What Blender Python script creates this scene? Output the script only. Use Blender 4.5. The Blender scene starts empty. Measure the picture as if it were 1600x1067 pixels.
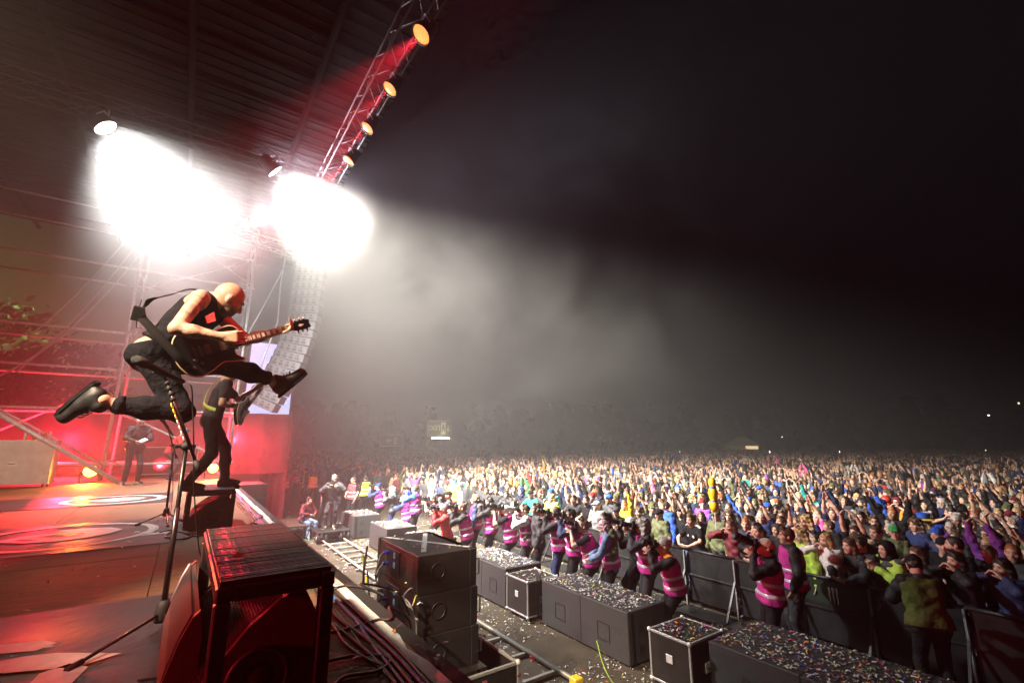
import bpy, bmesh, math, random
import numpy as np
from mathutils import Vector, Matrix, Euler

# ------------------------------------------------------------------ camera, world, exposure, light
S = bpy.context.scene
C = S.collection
F_PX, TILT, ZC, HS = 711.0, math.radians(12.45), 3.25, 2.15      # focal length in photo pixels, camera tilt, camera height, stage height
AL = math.radians(35.0)                                            # camera heading, clockwise from the stage edge (+Y)
cam_d = bpy.data.cameras.new('camera'); cam = bpy.data.objects.new('camera', cam_d); C.objects.link(cam)
cam.location = (0, 0, ZC); cam.rotation_euler = (math.radians(90) + TILT, 0, -AL)
cam_d.sensor_width = 36.0; cam_d.lens = 36.0 * F_PX / 1600.0; cam_d.clip_end = 2000; cam_d.clip_start = 0.05
S.camera = cam
W = bpy.data.worlds.new('World'); S.world = W; W.use_nodes = True
W.node_tree.nodes['Background'].inputs[0].default_value = (0.32, 0.42, 0.75, 1)
W.node_tree.nodes['Background'].inputs[1].default_value = 0.0022   # a moonless night sky
S.view_settings.view_transform = 'Standard'; S.view_settings.look = 'None'
S.view_settings.exposure = 0.0; S.view_settings.gamma = 1.0
cy = S.cycles
cy.max_bounces = 5; cy.diffuse_bounces = 2; cy.glossy_bounces = 2; cy.transmission_bounces = 2; cy.volume_bounces = 0
cy.transparent_max_bounces = 8; cy.caustics_reflective = False; cy.caustics_refractive = False
cy.sample_clamp_indirect = 4.0; cy.sample_clamp_direct = 0.0
cy.use_denoising = True; cy.volume_step_rate = 2.6; cy.volume_max_steps = 128
try: cy.denoiser = 'OPENIMAGEDENOISE'
except Exception: pass
try: cy.use_adaptive_sampling = True; cy.adaptive_threshold = 0.03; cy.adaptive_min_samples = 24
except Exception: pass

def spot(name, loc, target, color, watts, size_deg, blend=0.4, radius=0.15):
    d = bpy.data.lights.new(name, 'SPOT'); d.color = color; d.energy = watts
    d.spot_size = math.radians(size_deg); d.spot_blend = blend; d.shadow_soft_size = radius
    o = bpy.data.objects.new(name, d); C.objects.link(o); o.location = loc
    o.rotation_euler = (Vector(target) - Vector(loc)).to_track_quat('-Z', 'Y').to_euler()
    return o
RED = (1.0, 0.018, 0.045); WARM = (1.0, 0.78, 0.55); WHITE = (1.0, 0.92, 0.80)
# the two flood lamps on the cross truss that blind the camera and light the crowd
FLOODS = [((-2.64, 14.14, 11.0), (6.0, 13.0, 1.0)), ((1.17, 13.79, 11.0), (11.5, 14.6, 2.2))]
# red spots along the front truss (the row goes on overhead, out of the picture)
RED_Y = [7.06, 8.77, 10.36, 12.02]; RED_Y_OVERHEAD = [5.2, 3.4, 1.6]; TRUSS_X, TRUSS_Z = 2.78, 11.0
LIGHTS = []
HAZE_DENSITY = 0.0075
LIGHTS.append(spot('flood_light', FLOODS[0][0], FLOODS[0][1], (1.0, .97, .93), 46000, 90, 1.0, 0.35))
LIGHTS.append(spot('flood_light', FLOODS[1][0], FLOODS[1][1], WHITE, 185000, 90, 1.0, 0.3))
LIGHTS.append(spot('added_haze_light', (.95, 17.4, 10.72), (9.0, 5.5, 15.5), (0.86, 0.76, 0.88), 9000, 84, 1.0, 0.06))  # added beam that brightens the haze high over the pit
RED_AIM = lambda y: (TRUSS_X - 5.5, y + .6, HS)
for y in RED_Y:
    p0 = Vector((TRUSS_X, y, TRUSS_Z)); dd = (Vector(RED_AIM(y)) - p0).normalized()
    LIGHTS.append(spot('red_spot_light', p0 + dd * .06, RED_AIM(y), RED, 13000, 24, 0.9, 0.05))
LIGHTS.append(spot('red_spot_light', (2.4, 1.4, 9.4), (0.4, 3.75, 3.4), RED, 1500, 22, 0.9, 0.1))
LIGHTS.append(spot('red_side_light', (-4.6, 2.0, 3.6), (0.35, 2.7, 2.5), RED, 1400, 26, 0.8, 0.1))
LIGHTS.append(spot('red_side_light', (-2.2, .6, 5.4), (7.8, 4.6, 1.5), RED, 800, 14, 0.9, 0.1))
LIGHTS.append(spot('wash_light', (-4.6, 1.6, 8.2), (.25, 3.75, 3.5), WARM, 12500, 24, 0.9, 0.2))
LIGHTS.append(spot('wash_light', (-6.0, 5.0, 7.0), (-2.9, 16.5, 2.6), WARM, 3000, 26, 0.9, 0.2))
LIGHTS.append(spot('wash_light', (-5.0, 4.4, 7.6), (.45, 7.8, 3.7), WARM, 3600, 16, 0.9, 0.2))
for x in (-3.2, 1.6): LIGHTS.append(spot('red_back_light', (x, 21.6, 3.4), (x * .5, 8.0, -1.0), RED, 3600, 100, 1.0, 0.1))
# red floods on the floor upstage that paint the drape and the haze in front of it
for x in (-6.2, -3.4, -0.6, 2.2): LIGHTS.append(spot('red_floor_light', (x, 19.0, HS + .35), (x + .4, 24.0, 3.2), RED, 2400, 140, 0.6, 0.1))
LIGHTS.append(spot('orange_floor_light', (-2.1, 17.45, HS + .32), (-0.4, 6.0, 2.6), (1.0, 0.24, 0.03), 900, 110, 0.8, 0.08))
LIGHTS.append(spot('orange_floor_light', (0.80, 17.1, HS + .32), (0.9, 6.0, 2.4), (1.0, 0.16, 0.03), 900, 90, 0.8, 0.08))
LIGHTS.append(spot('sign_light', (27.6 - 27.6 / 62.7 * 1.6, 56.3 - 56.3 / 62.7 * 1.6, 3.4), (27.6, 56.3, 5.3), (1, .75, .42), 260, 120, 0.9, 0.1))
LIGHTS.append(spot('green_light', (-15.0, 38.5, 2.5), (-12.0, 41.0, 10.0), (0.55, 1.0, 0.30), 50000, 120, 0.8, 0.3))

# ------------------------------------------------------------------ photo pixel helpers (a pixel gives a direction only)
CA, SA, CT, ST = math.cos(AL), math.sin(AL), math.cos(TILT), math.sin(TILT)
def ray(x, y):
    u = x - 800.0; v = 533.5 - y
    f = F_PX * CT - v * ST; up = F_PX * ST + v * CT
    return (u * CA + f * SA, -u * SA + f * CA, up)
def atz(x, y, z):
    d = ray(x, y); t = (z - ZC) / d[2]; return Vector((d[0] * t, d[1] * t, z))
def aty(x, y, Y):
    d = ray(x, y); t = Y / d[1]; return Vector((d[0] * t, Y, ZC + d[2] * t))
def atd(x, y, dep):
    d = ray(x, y); t = dep / F_PX; return Vector((d[0] * t, d[1] * t, ZC + d[2] * t))
def inview(X, Y, Z, m=40):
    r = X * CA - Y * SA; f = X * SA + Y * CA; z = Z - ZC
    d = f * CT + z * ST
    if d < .5: return False
    up = -f * ST + z * CT; x = 800 + F_PX * r / d; y = 533.5 - F_PX * up / d
    return -m < x < 1600 + m and y < 1067 + m

# ------------------------------------------------------------------ materials
MATS = {}
def mat(name, col, rough=.6, metal=0.0, var=.25, scale=6.0, bump=0.0, bscale=60.0, emit=None, estr=0.0, spec=.5, stretch=None, bdist=.01):
    if name in MATS: return MATS[name]
    m = bpy.data.materials.new(name); m.use_nodes = True; nt = m.node_tree; b = nt.nodes['Principled BSDF']
    b.inputs['Roughness'].default_value = rough; b.inputs['Metallic'].default_value = metal
    b.inputs['Specular IOR Level'].default_value = spec
    tc = nt.nodes.new('ShaderNodeTexCoord'); src = tc.outputs['Object']
    if stretch:
        mp = nt.nodes.new('ShaderNodeMapping'); mp.inputs['Scale'].default_value = stretch
        nt.links.new(src, mp.inputs[0]); src = mp.outputs[0]
    nz = nt.nodes.new('ShaderNodeTexNoise'); nz.inputs['Scale'].default_value = scale; nz.inputs['Detail'].default_value = 6; nz.inputs['Roughness'].default_value = .65
    nt.links.new(src, nz.inputs['Vector'])
    rp = nt.nodes.new('ShaderNodeValToRGB'); c = Vector(col[:3])
    lo = c * (1 - var); hi = c * (1 + var)
    rp.color_ramp.elements[0].position = .3; rp.color_ramp.elements[0].color = (*lo, 1)
    rp.color_ramp.elements[1].position = .7; rp.color_ramp.elements[1].color = (min(hi[0], 1), min(hi[1], 1), min(hi[2], 1), 1)
    nt.links.new(nz.outputs['Fac'], rp.inputs[0]); nt.links.new(rp.outputs[0], b.inputs['Base Color'])
    if bump > 0:
        n2 = nt.nodes.new('ShaderNodeTexNoise'); n2.inputs['Scale'].default_value = bscale; n2.inputs['Detail'].default_value = 4
        nt.links.new(src, n2.inputs['Vector'])
        bp = nt.nodes.new('ShaderNodeBump'); bp.inputs['Strength'].default_value = bump; bp.inputs['Distance'].default_value = bdist
        nt.links.new(n2.outputs['Fac'], bp.inputs['Height']); nt.links.new(bp.outputs[0], b.inputs['Normal'])
        mr = nt.nodes.new('ShaderNodeMapRange'); mr.inputs['To Min'].default_value = max(rough - .12, .05); mr.inputs['To Max'].default_value = min(rough + .15, 1)
        nt.links.new(nz.outputs['Fac'], mr.inputs['Value']); nt.links.new(mr.outputs[0], b.inputs['Roughness'])
    if emit:
        b.inputs['Emission Color'].default_value = (*emit, 1); b.inputs['Emission Strength'].default_value = estr
    MATS[name] = m; return m

PAL = {'black': (.012, .012, .014), 'charcoal': (.035, .035, .04), 'grey': (.16, .16, .17), 'white': (.62, .61, .58), 'navy': (.02, .03, .09),
       'blue': (.03, .10, .50), 'red': (.45, .03, .03), 'maroon': (.14, .02, .03), 'olive': (.10, .11, .05), 'green': (.04, .25, .08),
       'lime': (.42, .62, .08), 'yellow': (.75, .52, .04), 'orange': (.75, .25, .03), 'purple': (.20, .05, .30), 'pink': (.72, .12, .36),
       'teal': (.03, .28, .26), 'brown': (.12, .07, .04), 'beige': (.42, .34, .24), 'denim': (.14, .20, .34), 'magenta': (.72, .03, .38)}
def cloth(c, kind='c'):
    sh = kind == 's'
    return mat(('shell_' if sh else 'cloth_') + c, PAL[c], .62 if sh else .92, 0, .3, 9, .8, 34 if not sh else 20, spec=.3 if sh else .15, bdist=.02)
SKINS = [mat('skin_%d' % i, c, .5, 0, .22, 16, .35, 90, spec=.45) for i, c in enumerate([(.56, .34, .25), (.50, .29, .20), (.60, .38, .28), (.40, .22, .14), (.20, .10, .06)])]
HAIRC = {'dark': (.018, .012, .009), 'brown': (.07, .038, .02), 'blond': (.36, .24, .10), 'grey': (.34, .32, .30), 'ginger': (.28, .10, .03), 'pinkish': (.50, .28, .30)}
def hairm(c): return mat('hair_' + c, HAIRC[c], .45, 0, .5, 30, .6, 120, stretch=(1, 1, .25), spec=.5)

# ------------------------------------------------------------------ mesh helpers
def fast_mesh(name, V, Q, smooth=True, mats=None, midx=None):
    V = np.asarray(V, np.float32); Q = np.asarray(Q, np.int32); me = bpy.data.meshes.new(name)
    n = len(Q); k = Q.shape[1]
    me.vertices.add(len(V)); me.vertices.foreach_set('co', V.ravel())
    me.loops.add(n * k); me.loops.foreach_set('vertex_index', Q.ravel())
    me.polygons.add(n); me.polygons.foreach_set('loop_start', np.arange(0, n * k, k, dtype=np.int32))
    me.polygons.foreach_set('use_smooth', np.full(n, smooth))
    if mats:
        for m in mats: me.materials.append(m)
    if midx is not None: me.polygons.foreach_set('material_index', np.asarray(midx, np.int32))
    me.update(calc_edges=True); return me
def link(name, me, parent=None, matrix=None):
    o = bpy.data.objects.new(name, me); C.objects.link(o)
    if parent is not None: o.parent = parent
    if matrix is not None: o.matrix_local = matrix
    return o
def tag(o, label=None, cat=None, group=None, kind=None):
    if label: o['label'] = label
    if cat: o['category'] = cat
    if group: o['group'] = group
    if kind: o['kind'] = kind
    return o
def empty(name, loc=(0, 0, 0), rz=0.0, label=None, cat=None, group=None):
    o = bpy.data.objects.new(name, None); C.objects.link(o); o.location = loc; o.rotation_euler = (0, 0, rz); o.empty_display_size = .1
    return tag(o, label, cat, group)
def copy_tree(o, parent=None):
    c = o.copy(); C.objects.link(c); c.parent = parent
    for ch in list(o.children): copy_tree(ch, c)
    return c
class MB:
    """collects boxes, bars, tubes and lathes into one mesh"""
    def __init__(s): s.v = []; s.f = []; s.m = []; s.mi = 0
    def add(s, vs, fs):
        b = len(s.v); s.v += [tuple(x) for x in vs]; s.f += [tuple(i + b for i in f) for f in fs]; s.m += [s.mi] * len(fs); return s
    def box(s, lo, hi, M=None, ch=0.0):
        (a, b, c), (d, e, f) = lo, hi
        if ch <= 0:
            vs = [Vector((x, y, z)) for x in (a, d) for y in (b, e) for z in (c, f)]
            fs = [(0, 1, 3, 2), (4, 6, 7, 5), (0, 4, 5, 1), (2, 3, 7, 6), (0, 2, 6, 4), (1, 5, 7, 3)]
        else:
            vs = []; ix = {}
            cs = (a, d), (b, e), (c, f)
            for i in (0, 1):
                for j in (0, 1):
                    for k in (0, 1):
                        for axis in range(3):
                            p = [cs[0][i], cs[1][j], cs[2][k]]
                            for q in range(3):
                                if q != axis: p[q] += ch if (i, j, k)[q] == 0 else -ch
                            ix[(i, j, k, axis)] = len(vs); vs.append(Vector(p))
            fs = []
            for axis in range(3):
                o1, o2 = [q for q in range(3) if q != axis]
                for sd in (0, 1):
                    quad = []
                    for (p, q) in ((0, 0), (1, 0), (1, 1), (0, 1)):
                        t = [0, 0, 0]; t[axis] = sd; t[o1] = p; t[o2] = q; quad.append(ix[(*t, axis)])
                    fs.append(tuple(quad))
            for axis in range(3):
                o1, o2 = [q for q in range(3) if q != axis]
                for p in (0, 1):
                    for q in (0, 1):
                        t0 = [0, 0, 0]; t0[o1] = p; t0[o2] = q; t1 = list(t0); t1[axis] = 1
                        fs.append((ix[(*t0, o1)], ix[(*t1, o1)], ix[(*t1, o2)], ix[(*t0, o2)]))
            for i in (0, 1):
                for j in (0, 1):
                    for k in (0, 1): fs.append(tuple(ix[(i, j, k, q)] for q in range(3)))
        if M is not None: vs = [M @ v for v in vs]
        return s.add(vs, fs)
    def bar(s, p, q, w, h, up=(0, 0, 1)):
        p = Vector(p); q = Vector(q); d = (q - p); L = d.length; d.normalize(); u = Vector(up)
        if abs(d.dot(u)) > .98: u = Vector((1, 0, 0))
        r = d.cross(u).normalized(); u = r.cross(d)
        M = Matrix((( d.x, r.x, u.x, p.x), (d.y, r.y, u.y, p.y), (d.z, r.z, u.z, p.z), (0, 0, 0, 1)))
        return s.box((0, -w / 2, -h / 2), (L, w / 2, h / 2), M, min(w, h) * .12)
    def tube(s, pts, r, n=8, caps=True, rads=None):
        pts = [Vector(p) for p in pts]; m = len(pts); vs = []; prev = None
        for i, p in enumerate(pts):
            t = (pts[min(i + 1, m - 1)] - pts[max(i - 1, 0)]).normalized()
            if prev is None:
                a = Vector((0, 0, 1)) if abs(t.z) < .9 else Vector((1, 0, 0)); prev = t.cross(a).normalized()
            prev = (prev - t * prev.dot(t)).normalized(); b = t.cross(prev); rr = rads[i] if rads else r
            for k in range(n):
                an = 2 * math.pi * k / n; vs.append(p + (prev * math.cos(an) + b * math.sin(an)) * rr)
        fs = [(i * n + k, i * n + (k + 1) % n, (i + 1) * n + (k + 1) % n, (i + 1) * n + k) for i in range(m - 1) for k in range(n)]
        if caps: fs += [tuple(range(n - 1, -1, -1)), tuple((m - 1) * n + k for k in range(n))]
        return s.add(vs, fs)
    def lathe(s, prof, M=None, n=20):
        vs = []; m = len(prof)
        for (r, z) in prof:
            for k in range(n):
                an = 2 * math.pi * k / n; v = Vector((r * math.cos(an), r * math.sin(an), z)); vs.append(M @ v if M is not None else v)
        fs = [(i * n + k, i * n + (k + 1) % n, (i + 1) * n + (k + 1) % n, (i + 1) * n + k) for i in range(m - 1) for k in range(n)]
        fs += [tuple(range(n - 1, -1, -1)), tuple((m - 1) * n + k for k in range(n))]
        return s.add(vs, fs)
    def prism(s, poly, z0, z1, M=None):
        n = len(poly); vs = [Vector((x, y, z0)) for x, y in poly] + [Vector((x, y, z1)) for x, y in poly]
        if M is not None: vs = [M @ v for v in vs]
        return s.add(vs, [tuple(range(n - 1, -1, -1)), tuple(range(n, 2 * n))] + [(i, (i + 1) % n, n + (i + 1) % n, n + i) for i in range(n)])
    def sphere(s, c, r, n=10, sc=(1, 1, 1)):
        c = Vector(c); prof = []
        vs = []; m = n // 2 + 1
        for i in range(m):
            a = math.pi * (i + .02) / (m - 1 + .04)
            for k in range(n):
                b = 2 * math.pi * k / n; vs.append(c + Vector((r * sc[0] * math.sin(a) * math.cos(b), r * sc[1] * math.sin(a) * math.sin(b), r * sc[2] * math.cos(a))))
        fs = [(i * n + k, (i + 1) * n + k, (i + 1) * n + (k + 1) % n, i * n + (k + 1) % n) for i in range(m - 1) for k in range(n)]
        fs += [tuple(range(n)), tuple((m - 1) * n + k for k in range(n - 1, -1, -1))]
        return s.add(vs, fs)
    def mesh(s, name, mats, smooth=False):
        me = bpy.data.meshes.new(name); me.from_pydata(s.v, [], s.f)
        for m in (mats if isinstance(mats, (list, tuple)) else [mats]): me.materials.append(m)
        me.polygons.foreach_set('material_index', s.m)
        if smooth:
            me.polygons.foreach_set('use_smooth', [len(f) == 4 for f in s.f])
        me.update(); return me
    def build(s, name, mats, parent=None, smooth=False, matrix=None):
        return link(name, s.mesh(name, mats, smooth), parent, matrix)
def frame(o, x, y, z):
    return Matrix(((x[0], y[0], z[0], o[0]), (x[1], y[1], z[1], o[1]), (x[2], y[2], z[2], o[2]), (0, 0, 0, 1)))
# ------------------------------------------------------------------ bodies: one continuous surface from a distance field
def npv(v): return np.array(v, np.float32)
def unit(v):
    v = np.asarray(v, np.float32); return v / (np.linalg.norm(v) + 1e-9)
def sdf_mesh(prims, res, clips=(), noise=0.0, nfreq=22.0):
    lo = np.full(3, 1e9); hi = np.full(3, -1e9)
    for p in prims:
        if p[0] == 'c':
            _, a, b, ra, rb, k, t = p; m = max(ra, rb)
            lo = np.minimum(lo, np.minimum(a, b) - m); hi = np.maximum(hi, np.maximum(a, b) + m)
        elif p[0] == 'e':
            m = max(p[3]); lo = np.minimum(lo, p[1] - m); hi = np.maximum(hi, p[1] + m)
    lo = lo - 3 * res - .01; hi = hi + 3 * res + .01
    n = np.ceil((hi - lo) / res).astype(int) + 1
    D = np.full(n, .2, np.float32); R = np.full(n, .2, np.float32); T = np.zeros(n, np.int8)
    ax = [(lo[i] + np.arange(n[i]) * res).astype(np.float32) for i in range(3)]
    for p in prims:
        if p[0] == 'c': mn = np.minimum(p[1], p[2]) - max(p[3], p[4]); mx = np.maximum(p[1], p[2]) + max(p[3], p[4]); k, t = p[5], p[6]
        else: mn = p[1] - max(p[3]); mx = p[1] + max(p[3]); k, t = p[4], p[5]
        pad = k + 2.5 * res
        i0 = np.maximum(np.floor((mn - pad - lo) / res).astype(int), 0); i1 = np.minimum(np.ceil((mx + pad - lo) / res).astype(int) + 1, n)
        sl = tuple(slice(i0[i], i1[i]) for i in range(3))
        X = ax[0][sl[0]][:, None, None]; Y = ax[1][sl[1]][None, :, None]; Z = ax[2][sl[2]][None, None, :]
        if p[0] == 'c':
            a, b = p[1], p[2]; ba = b - a; L2 = float(ba @ ba) + 1e-9
            px, py, pz = X - a[0], Y - a[1], Z - a[2]
            h = np.clip((px * ba[0] + py * ba[1] + pz * ba[2]) / L2, 0, 1)
            d = np.sqrt((px - h * ba[0]) ** 2 + (py - h * ba[1]) ** 2 + (pz - h * ba[2]) ** 2) - (p[3] + (p[4] - p[3]) * h)
        else:
            c, Rm, r = p[1], p[2], p[3]; px, py, pz = X - c[0], Y - c[1], Z - c[2]
            q = [(Rm[i][0] * px + Rm[i][1] * py + Rm[i][2] * pz) / r[i] for i in range(3)]
            k0 = np.sqrt(q[0] ** 2 + q[1] ** 2 + q[2] ** 2) + 1e-6
            k1 = np.sqrt((q[0] / r[0]) ** 2 + (q[1] / r[1]) ** 2 + (q[2] / r[2]) ** 2) + 1e-6
            d = k0 * (k0 - 1) / k1
        Ds = D[sl]
        if p[0] == 's':
            h = np.clip(.5 - .5 * (Ds + d) / k, 0, 1); D[sl] = Ds * (1 - h) - d * h + k * h * (1 - h)
        else:
            h = np.clip(.5 + .5 * (Ds - d) / k, 0, 1); D[sl] = Ds * (1 - h) + d * h - k * h * (1 - h)
            Rs = R[sl]; w = d < Rs; R[sl] = np.where(w, d, Rs); T[sl] = np.where(w, t, T[sl])
    X = ax[0][:, None, None]; Y = ax[1][None, :, None]; Z = ax[2][None, None, :]
    if noise > 0:
        f = nfreq
        D += (noise * (np.sin(f * X + 1.7 * np.sin(f * .7 * Z + .4)) * np.sin(f * 1.1 * Y + 2.1 * np.sin(f * .5 * Z)) + .8 * np.sin(f * 1.3 * Z + 2.4 * np.sin(f * .6 * X + 1) + 2.0 * np.sin(f * .55 * Y)))).astype(np.float32)
    for (pt, nr) in clips:
        D = np.maximum(D, (X - pt[0]) * nr[0] + (Y - pt[1]) * nr[1] + (Z - pt[2]) * nr[2])
    s = D < 0
    c = np.zeros(np.array(n) - 1, np.int8)
    for i in (0, 1):
        for j in (0, 1):
            for k in (0, 1): c += s[i:n[0] - 1 + i, j:n[1] - 1 + j, k:n[2] - 1 + k]
    act = (c > 0) & (c < 8); I = np.argwhere(act); N = len(I)
    idx = np.full(act.shape, -1, np.int32); idx[act] = np.arange(N)
    cor = [(i, j, k) for i in (0, 1) for j in (0, 1) for k in (0, 1)]
    val = np.stack([D[I[:, 0] + a, I[:, 1] + b, I[:, 2] + cc] for a, b, cc in cor], 1)
    P = np.zeros((N, 3), np.float32); cnt = np.zeros(N, np.float32)
    for u in range(8):
        for v in range(u + 1, 8):
            if sum(abs(cor[u][q] - cor[v][q]) for q in range(3)) != 1: continue
            a, b = val[:, u], val[:, v]; m = (a < 0) != (b < 0)
            t = np.where(m, a / np.where(m, a - b, 1), 0)
            pu = np.array(cor[u], np.float32); pv = np.array(cor[v], np.float32)
            P += m[:, None] * (pu + t[:, None] * (pv - pu)); cnt += m
    V = (I + P / cnt[:, None]) * res + lo
    quads = []
    for axn in range(3):
        a, b, c3 = axn, (axn + 1) % 3, (axn + 2) % 3
        s0 = np.take(s, range(0, n[a] - 1), a); s1 = np.take(s, range(1, n[a]), a)
        e = np.argwhere(s0 != s1)
        ok = (e[:, b] > 0) & (e[:, c3] > 0) & (e[:, b] < n[b] - 1) & (e[:, c3] < n[c3] - 1); e = e[ok]
        ins = s0[e[:, 0], e[:, 1], e[:, 2]]
        def cell(db, dc):
            q = e.copy(); q[:, b] += db; q[:, c3] += dc; return idx[q[:, 0], q[:, 1], q[:, 2]]
        q4 = np.stack([cell(-1, -1), cell(0, -1), cell(0, 0), cell(-1, 0)], 1)
        q4 = np.where(ins[:, None], q4, q4[:, ::-1]); quads.append(q4)
    Q = np.concatenate(quads); Q = Q[(Q >= 0).all(1)]
    vt = T[I[:, 0], I[:, 1], I[:, 2]]
    return V.astype(np.float32), Q, vt[Q[:, 0]]
def smooth_verts(V, Q, it=1):
    e = np.concatenate([Q[:, [0, 1]], Q[:, [1, 2]], Q[:, [2, 3]], Q[:, [3, 0]]])
    for _ in range(it):
        A = np.zeros_like(V); w = np.zeros(len(V), np.float32)
        np.add.at(A, e[:, 0], V[e[:, 1]]); np.add.at(w, e[:, 0], 1)
        V = V * .5 + .5 * A / np.maximum(w, 1)[:, None]
    return V
def sdf_obj_mesh(name, prims, res, mats, clips=(), noise=0, nfreq=22.0, sm=1):
    V, Q, t = sdf_mesh(prims, res, clips, noise, nfreq)
    if sm: V = smooth_verts(V, Q, sm)
    return fast_mesh(name, V, Q, True, mats, np.minimum(t, len(mats) - 1))

def ik(a, t, l1, l2, hint):
    a = npv(a); t = npv(t); d = t - a; L = np.linalg.norm(d); L2 = min(max(L, abs(l1 - l2) + .01), l1 + l2 - .004); u = d / (L + 1e-9); t = a + u * L2
    x = (l1 * l1 - l2 * l2 + L2 * L2) / (2 * L2); y = math.sqrt(max(l1 * l1 - x * x, 0))
    h = npv(hint); h = h - u * float(h @ u); h = unit(h)
    return a + u * x + h * y, t
def axes(f, u=(0, 0, 1)):
    f = unit(f); l = unit(np.cross(npv(u), f)); return f, l, np.cross(f, l)
def pose(h=1.75, lean=0, side=0, wl=(.08, .27, .86), wr=(.08, -.27, .86), hy=0, hp=0, crouch=0.0, hdl=None, hdr=None, eol=(-.3, .8, -.5), eor=(-.3, -.8, -.5),
         al=(0, .13, .08), ar=(0, -.13, .08), curl=.35, seat=None, twist=0, pell=None, spread=.25):
    J = {}; le, sd = math.radians(lean), math.radians(side)
    pel = npv((-.45 * math.sin(le) * .5, 0, .95 - crouch)) if pell is None else npv(pell)
    u = unit((math.sin(le), math.sin(sd), math.cos(le))); tw = math.radians(twist)
    l = npv((-math.sin(tw), math.cos(tw), 0)); l = unit(l - u * float(l @ u)); f = np.cross(l, u)
    J['pel'] = pel; J['u'], J['f'], J['l'] = u, f, l
    J['chest'] = pel + u * .34; J['neck'] = pel + u * .53
    for s, k in ((1, 'L'), (-1, 'R')):
        J['sh' + k] = pel + u * .475 + l * .172 * s; J['hip' + k] = pel + npv((0, .088 * s, -.02))
    hy, hp = math.radians(hy), math.radians(hp)
    hf = npv((math.cos(hy) * math.cos(hp), math.sin(hy) * math.cos(hp), math.sin(hp)))
    J['hf'], J['hl'], J['hu'] = axes(hf)
    J['head'] = J['neck'] + unit(u + npv((0, 0, .6))) * .125 + J['hf'] * .022 + npv((0, 0, .01))
    for k, w, hd, eo, an, s in (('L', wl, hdl, eol, al, 1), ('R', wr, hdr, eor, ar, -1)):
        J['el' + k], J['wr' + k] = ik(J['sh' + k], w, .29, .26, eo)
        J['hd' + k] = unit(hd) if hd is not None else unit(J['wr' + k] - J['el' + k])
        J['kn' + k], J['an' + k] = ik(J['hip' + k], an, .44, .43, (1, .12 * s, .05))
        J['toe' + k] = J['an' + k] + npv((.17, .05 * s, -.035))
        n = npv((0, -s, 0)) + npv((.15, 0, 0)); J['pn' + k] = n
    J['curl'] = curl; J['spread'] = spread
    sc = h / 1.75
    for k in list(J):
        if k[:2] in ('pe', 'ch', 'ne', 'sh', 'hi', 'el', 'wr', 'kn', 'an', 'to') or k == 'head': J[k] = J[k] * sc
    J['sc'] = sc; return J
def hand_prims(w, d, n, s, side_sign, curl=.35, spread=.25, fat=1.0, tag_=0):
    d = unit(d); n = npv(n); n = unit(n - d * float(n @ d)); sd = np.cross(d, n) * side_sign; P = []
    for i in range(4):
        o = sd * ((1.5 - i) * .0205 * s)
        P.append(('c', w + o * .55, w + d * .084 * s + o, .0145 * s * fat, .0125 * s * fat, .012, tag_))
        L = (.068, .078, .073, .056)[i] * s * (1 + .1 * fat); b = w + d * .088 * s + o
        fd = unit(d + sd * spread * (1.5 - i) * .35)
        a1 = curl * .8 + .05 * i; d1 = unit(fd * math.cos(a1) + n * math.sin(a1)); a2 = curl * 2.0 + .05 * i; d2 = unit(fd * math.cos(a2) + n * math.sin(a2))
        m = b + d1 * L * .55
        P.append(('c', b, m, .0100 * s * fat, .0092 * s * fat, .004, tag_)); P.append(('c', m, m + d2 * L * .5, .0090 * s * fat, .0074 * s * fat, .004, tag_))
    b = w + d * .022 * s + sd * .026 * s; m = b + unit(d * .62 + sd * .75 + n * .3) * .048 * s
    P.append(('c', b, m, .0145 * s * fat, .0112 * s * fat, .01, tag_)); P.append(('c', m, m + unit(d * .9 + sd * .3 + n * .35) * .036 * s, .0108 * s * fat, .0086 * s * fat, .004, tag_))
    return P
def head_prims(J, s, fine=True):
    c, f, l, u = J['head'], J['hf'], J['hl'], J['hu']; R = np.stack([f, l, u]); at = lambda x, y, z: c + (f * x + l * y + u * z) * s
    P = [('e', at(-.008, 0, .022), R, (.099 * s, .077 * s, .102 * s), .02, 0), ('e', at(.026, 0, -.050), R, (.066 * s, .056 * s, .070 * s), .035, 0),
         ('c', at(.062, -.014, -.094), at(.062, .014, -.094), .022 * s, .022 * s, .02, 0),
         ('c', at(-.035, 0, -.06), J['neck'] - J['u'] * .02, .054 * s, .060 * s, .03, 0)]
    if fine:
        P += [('s', at(.100, .034, .004), R, (.024 * s, .021 * s, .014 * s), .012, 0), ('s', at(.100, -.034, .004), R, (.024 * s, .021 * s, .014 * s), .012, 0),
              ('c', at(.082, .045, .030), at(.090, .014, .026), .008 * s, .009 * s, .012, 0), ('c', at(.082, -.045, .030), at(.090, -.014, .026), .008 * s, .009 * s, .012, 0),
              ('c', at(.092, 0, .010), at(.114, 0, -.030), .009 * s, .0125 * s, .010, 0), ('c', at(.098, .012, -.034), at(.098, -.012, -.034), .009 * s, .009 * s, .008, 0),
              ('c', at(.086, .016, -.060), at(.086, -.016, -.060), .009 * s, .009 * s, .008, 0), ('c', at(.084, .013, -.072), at(.084, -.013, -.072), .009 * s, .009 * s, .008, 0),
              ('e', at(.055, .046, -.020), R, (.028 * s, .022 * s, .024 * s), .02, 0), ('e', at(.055, -.046, -.020), R, (.028 * s, .022 * s, .024 * s), .02, 0)]
        for sg in (1, -1): P.append(('e', at(-.010, .083 * sg, -.006), R, (.021 * s, .011 * s, .035 * s), .006, 0))
    return P
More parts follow.
